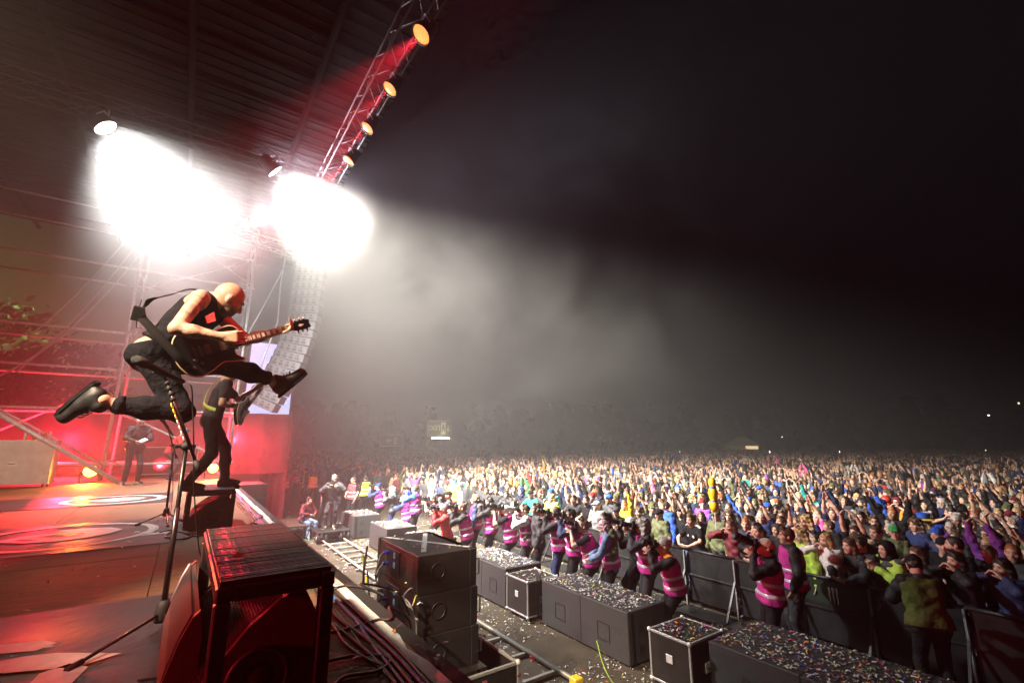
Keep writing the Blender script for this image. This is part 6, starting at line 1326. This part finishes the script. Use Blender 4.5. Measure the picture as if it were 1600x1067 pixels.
# the rest of the crowd, too many to count: one mass of instanced figures
def tint_mat(name, rough, attr, scale=1.0):
    m = bpy.data.materials.new(name); m.use_nodes = True; nt = m.node_tree; b = nt.nodes['Principled BSDF']; b.inputs['Roughness'].default_value = rough
    a = nt.nodes.new('ShaderNodeAttribute'); a.attribute_type = 'INSTANCER'; a.attribute_name = attr; nt.links.new(a.outputs['Color'], b.inputs['Base Color']); return m
TM = [tint_mat('crowd_skin', .55, 'tint_skin'), cloth('charcoal'), tint_mat('crowd_top', .8, 'tint_top'), tint_mat('crowd_hair', .6, 'tint_hair')]
src = bpy.data.collections.new('crowd_sources')
fv = ['down', 'turn', 'turnr', 'clap', 'clapup', 'arch', 'spread', 'leftup', 'rightup', 'mouth']; fh = ['short', 'long', 'short', 'beanie', 'crop', 'curly', 'short', 'cap', 'long', 'bun']
for i, k in enumerate(fv):
    Jc = CJ[k]; V1, Q1, t1 = sdf_mesh(body_prims(Jc, 1, True, True, 1.5), .021); V2, Q2, t2 = sdf_mesh(top_prims(Jc, 'jacket' if i % 3 == 1 else 'tee'), .024, top_clips(Jc, 'tee')); hv, hq = HAIR[fh[i]] if fh[i] in HAIR else (hair_me(fh[i], hairm('dark')), HAIR[fh[i]])[1]
    hmx = np.array(head_matrix(Jc)); V3_ = hv @ hmx[:3, :3].T + hmx[:3, 3]
    fm = face_me(); Vv = np.concatenate([V1, V2, V3_]); Qq = np.concatenate([Q1, Q2 + len(V1), hq + len(V1) + len(V2)])
    me = fast_mesh('crowd_figure', Vv, Qq, True, TM, np.concatenate([np.minimum(t1, 1), np.full(len(Q2), 2), np.full(len(hq), 3)])); o = bpy.data.objects.new('crowd_figure_%02d' % i, me); src.objects.link(o)
n = len(far_pts); pm = bpy.data.meshes.new('crowd'); pm.vertices.add(n); r = np.random.default_rng(5)
pm.vertices.foreach_set('co', np.array([(x, y, 0) for x, y in far_pts], np.float32).ravel())
def attr(nm, ty, data, field='value'):
    a = pm.attributes.new(nm, ty, 'POINT'); a.data.foreach_set(field, np.asarray(data, np.float32 if ty != 'INT' else np.int32).ravel())
yaws = np.array([yaw_to(p_, (-1.5, 8.5)) for p_ in far_pts]) + r.normal(0, .22, n)
attr('rot', 'FLOAT_VECTOR', np.stack([np.zeros(n), np.zeros(n), yaws], 1), 'vector'); attr('size', 'FLOAT', r.uniform(.86, 1.09, n)); attr('which', 'INT', r.choice(10, n, p=[.28, .16, .15, .09, .09, .08, .04, .035, .035, .04]))
pc = np.array([PAL[c] for c in TC]); sk = np.array([(.56, .34, .25), (.50, .29, .20), (.60, .38, .28), (.40, .22, .14)]); hcs = np.array([HAIRC[c] for c in ('dark', 'dark', 'brown', 'brown', 'blond', 'ginger', 'grey')])
for nm, arr in (('tint_top', pc), ('tint_skin', sk), ('tint_hair', hcs)):
    c = arr[r.integers(0, len(arr), n)] * r.uniform(.75, 1.25, (n, 1)); attr(nm, 'FLOAT_COLOR', np.concatenate([c, np.ones((n, 1))], 1), 'color')
crowd = link('crowd', pm); tag(crowd, 'dense festival crowd filling the field beyond the nearest rows', 'crowd', kind='stuff')
ng = bpy.data.node_groups.new('crowd_nodes', 'GeometryNodeTree'); ng.interface.new_socket('Geometry', in_out='INPUT', socket_type='NodeSocketGeometry'); ng.interface.new_socket('Geometry', in_out='OUTPUT', socket_type='NodeSocketGeometry')
N = ng.nodes; gi = N.new('NodeGroupInput'); go = N.new('NodeGroupOutput'); m2p = N.new('GeometryNodeMeshToPoints'); iop = N.new('GeometryNodeInstanceOnPoints'); ci = N.new('GeometryNodeCollectionInfo'); ci.inputs['Collection'].default_value = src; ci.inputs['Separate Children'].default_value = True; ci.inputs['Reset Children'].default_value = True
def named(nm, ty):
    q = N.new('GeometryNodeInputNamedAttribute'); q.data_type = ty; q.inputs['Name'].default_value = nm; return q.outputs['Attribute']
Lk = ng.links.new; Lk(gi.outputs[0], m2p.inputs[0]); Lk(m2p.outputs[0], iop.inputs['Points']); Lk(ci.outputs[0], iop.inputs['Instance']); iop.inputs['Pick Instance'].default_value = True
Lk(named('which', 'INT'), iop.inputs['Instance Index']); Lk(named('rot', 'FLOAT_VECTOR'), iop.inputs['Rotation']); Lk(named('size', 'FLOAT'), iop.inputs['Scale']); Lk(iop.outputs[0], go.inputs[0])
crowd.modifiers.new('figures', 'NODES').node_group = ng
print('FAR CROWD', n, 'NEAR', near_n)
# people lined up on a platform far off, phones, inflatable
root = empty('viewing_platform', (0, 0, 0), 0, 'low dark platform far behind the crowd with people on it', 'platform'); a, b_ = atd(912, 706, 92), atd(1042, 706, 92)
MB().bar((a.x, a.y, 1.7), (b_.x, b_.y, 1.7), 2.5, .2).build('deck', M_BLK, root)
for t in (0, .33, .66, 1.0): q = a.lerp(b_, t); MB().tube([(q.x, q.y, 0), (q.x, q.y, 1.6)], .08, 6).build('leg', M_STEEL, root)
for i in range(11):
    q = a.lerp(b_, (i + .5) / 11); k = ['down', 'turn', 'clap'][i % 3]; o = person((q.x, q.y, 1.8), yaw_to(q, (0, 8)), CJ[k], 'c_' + k, 'small figure in a row on the far viewing platform', 'people on the far platform', 0, ('jacket', ['red', 'maroon', 'charcoal', 'orange'][i % 4]), 'black', [('short', 'dark')], res=.0145, noise=.005, hfat=1.18, detail=False)
for i, (x, y) in enumerate(((1063, 711), (1204, 718), (1313, 715), (1543, 733))):
    d = 62 if i < 3 else 40; q = atd(x, y, d); o = MB().box((-.05, -.012, -.1), (.05, .012, .1), None, .008).build('phone', mat('phone_light', (1, 1, 1), .4, emit=(.95, .97, 1), estr=8.0)); o.location = (q.x, q.y, max(q.z, 1.95)); o.rotation_euler[2] = -AL
    tag(o, ['lit phone raised in the far crowd left of the tent', 'lit phone raised in the far crowd under the tent', 'lit phone raised in the far crowd right of the tent', 'lit phone raised at the far right'][i], 'phone', 'phones lit in the crowd')
q = atz(1117, 800, 1.75); root = empty('inflatable_toy', (q.x, q.y, 1.75), 0, 'yellow lobed inflatable with blue bands held above the crowd', 'inflatable')
b = MB(); b.lathe([(.02, 0), (.07, .03), (.10, .10), (.09, .20), (.065, .24), (.09, .30), (.10, .40), (.085, .48), (.06, .52), (.08, .58), (.075, .68), (.03, .74)], None, 18); b.build('balloon', mat('inflatable_yellow', (.80, .52, .02), .3), root, True)
for z_ in (.24, .52): MB().lathe([(.068, -.02), (.078, 0), (.068, .02)], Matrix.Translation((0, 0, z_)), 18).build('band', mat('inflatable_blue', (.03, .08, .5), .35), root, True)
MB().tube([(0, 0, -.35), (0, 0, .02)], .012, 6).build('stick', M_STEEL, root)
# ------------------------------------------------------------------ haze
hb = MB().box((-63, -63, -1.4), (193, 193, 19.5)).build('haze', []); tag(hb, 'thin stage haze hanging in the night air', 'haze', kind='stuff')
hm_ = bpy.data.materials.new('haze_air'); hm_.use_nodes = True; nt = hm_.node_tree; nt.nodes.remove(nt.nodes['Principled BSDF']); pv = nt.nodes.new('ShaderNodeVolumePrincipled'); pv.inputs['Color'].default_value = (.92, .93, .95, 1); pv.inputs['Density'].default_value = HAZE_DENSITY; pv.inputs['Anisotropy'].default_value = .45
nt.links.new(pv.outputs[0], nt.nodes['Material Output'].inputs['Volume']); hb.data.materials.append(hm_)

# drifting stage smoke in the light of the floods
def smoke_bank(label, lo, hi, dens, scale, seed):
    sb = MB().box(lo, hi).build('smoke', []); tag(sb, label, 'smoke', kind='stuff')
    sm_ = bpy.data.materials.new('smoke_air'); sm_.use_nodes = True; nt = sm_.node_tree; nt.nodes.remove(nt.nodes['Principled BSDF']); pv = nt.nodes.new('ShaderNodeVolumePrincipled'); pv.inputs['Color'].default_value = (.93, .93, .94, 1); pv.inputs['Anisotropy'].default_value = .45
    tc = nt.nodes.new('ShaderNodeTexCoord'); nz = nt.nodes.new('ShaderNodeTexNoise'); nz.inputs['Scale'].default_value = scale; nz.inputs['Detail'].default_value = 4; nz.inputs['Roughness'].default_value = .6; nz.inputs['Distortion'].default_value = .8
    mr = nt.nodes.new('ShaderNodeMapRange'); mr.inputs['From Min'].default_value = .46; mr.inputs['From Max'].default_value = .72; mr.inputs['To Min'].default_value = 0; mr.inputs['To Max'].default_value = dens; nz.noise_dimensions = '4D'; nz.inputs['W'].default_value = seed
    # fades out towards the box faces
    mp = nt.nodes.new('ShaderNodeMapping'); mp.inputs['Location'].default_value = (-1, -1, -1); mp.inputs['Scale'].default_value = (2, 2, 2); nt.links.new(tc.outputs['Generated'], mp.inputs[0])
    ln = nt.nodes.new('ShaderNodeVectorMath'); ln.operation = 'LENGTH'; nt.links.new(mp.outputs[0], ln.inputs[0]); fd = nt.nodes.new('ShaderNodeMapRange'); fd.interpolation_type = 'SMOOTHSTEP'; fd.inputs['From Min'].default_value = 1.0; fd.inputs['From Max'].default_value = .45
    nt.links.new(ln.outputs['Value'], fd.inputs['Value']); ml = nt.nodes.new('ShaderNodeMath'); ml.operation = 'MULTIPLY'
    nt.links.new(tc.outputs['Object'], nz.inputs['Vector']); nt.links.new(nz.outputs['Fac'], mr.inputs['Value']); nt.links.new(mr.outputs[0], ml.inputs[0]); nt.links.new(fd.outputs[0], ml.inputs[1]); nt.links.new(ml.outputs[0], pv.inputs['Density'])
    nt.links.new(pv.outputs[0], nt.nodes['Material Output'].inputs['Volume']); sb.data.materials.append(sm_)
smoke_bank('drifting white stage smoke under the lighting truss', (-9.5, 2.5, 3.0), (3.4, 30.0, 11.9), .036, .30, 0.0)
smoke_bank('drifting smoke rising in front of the stage', (3.6, 2.0, 2.6), (22.0, 34.0, 19.0), .06, .20, 3.3)
def smoke_puff(label, c, r, dens, seed, scale=.6):
    bm = bmesh.new(); bmesh.ops.create_icosphere(bm, subdivisions=3, radius=1.0); me = bpy.data.meshes.new('smoke'); bm.to_mesh(me); bm.free()
    o = link('smoke', me); o.location = c; o.scale = r; tag(o, label, 'smoke', kind='stuff')
    m = bpy.data.materials.new('smoke_puff'); m.use_nodes = True; nt = m.node_tree; nt.nodes.remove(nt.nodes['Principled BSDF']); pv = nt.nodes.new('ShaderNodeVolumePrincipled'); pv.inputs['Color'].default_value = (.94, .94, .95, 1); pv.inputs['Anisotropy'].default_value = .3
    tc = nt.nodes.new('ShaderNodeTexCoord'); ln = nt.nodes.new('ShaderNodeVectorMath'); ln.operation = 'LENGTH'; nt.links.new(tc.outputs['Object'], ln.inputs[0]); nz = nt.nodes.new('ShaderNodeTexNoise'); nz.inputs['Scale'].default_value = scale * 2.5; nz.inputs['Detail'].default_value = 4; nz.noise_dimensions = '4D'; nz.inputs['W'].default_value = seed; nt.links.new(tc.outputs['Object'], nz.inputs['Vector'])
    ad = nt.nodes.new('ShaderNodeMath'); ad.operation = 'MULTIPLY_ADD'; ad.inputs[1].default_value = -1.3; nt.links.new(nz.outputs['Fac'], ad.inputs[0]); nt.links.new(ln.outputs['Value'], ad.inputs[2])
    fd = nt.nodes.new('ShaderNodeMapRange'); fd.interpolation_type = 'SMOOTHSTEP'; fd.inputs['From Min'].default_value = .22; fd.inputs['From Max'].default_value = -1.25; fd.inputs['To Min'].default_value = 0; fd.inputs['To Max'].default_value = dens
    nt.links.new(ad.outputs[0], fd.inputs['Value']); nt.links.new(fd.outputs[0], pv.inputs['Density']); nt.links.new(pv.outputs[0], nt.nodes['Material Output'].inputs['Volume']); me.materials.append(m); return o
c = aty(228, 280, 13.9); smoke_puff('white smoke round the farther floodlight', c + V3((.2, 0, -.5)), (3.9, 3.6, 3.6), .15, 1.0)
c = aty(482, 312, 13.5); smoke_puff('white smoke round the floodlight beside the red spotlights', c, (2.8, 2.6, 2.6), .17, 4.0)
smoke_puff('red lit smoke low behind the second guitarist', (.6, 20.6, 3.8), (4.4, 1.9, 2.2), .18, 7.0, .8)
smoke_puff('red lit smoke low behind the white flight case', (-4.6, 20.6, 3.6), (4.0, 1.9, 2.0), .08, 9.0, .8)
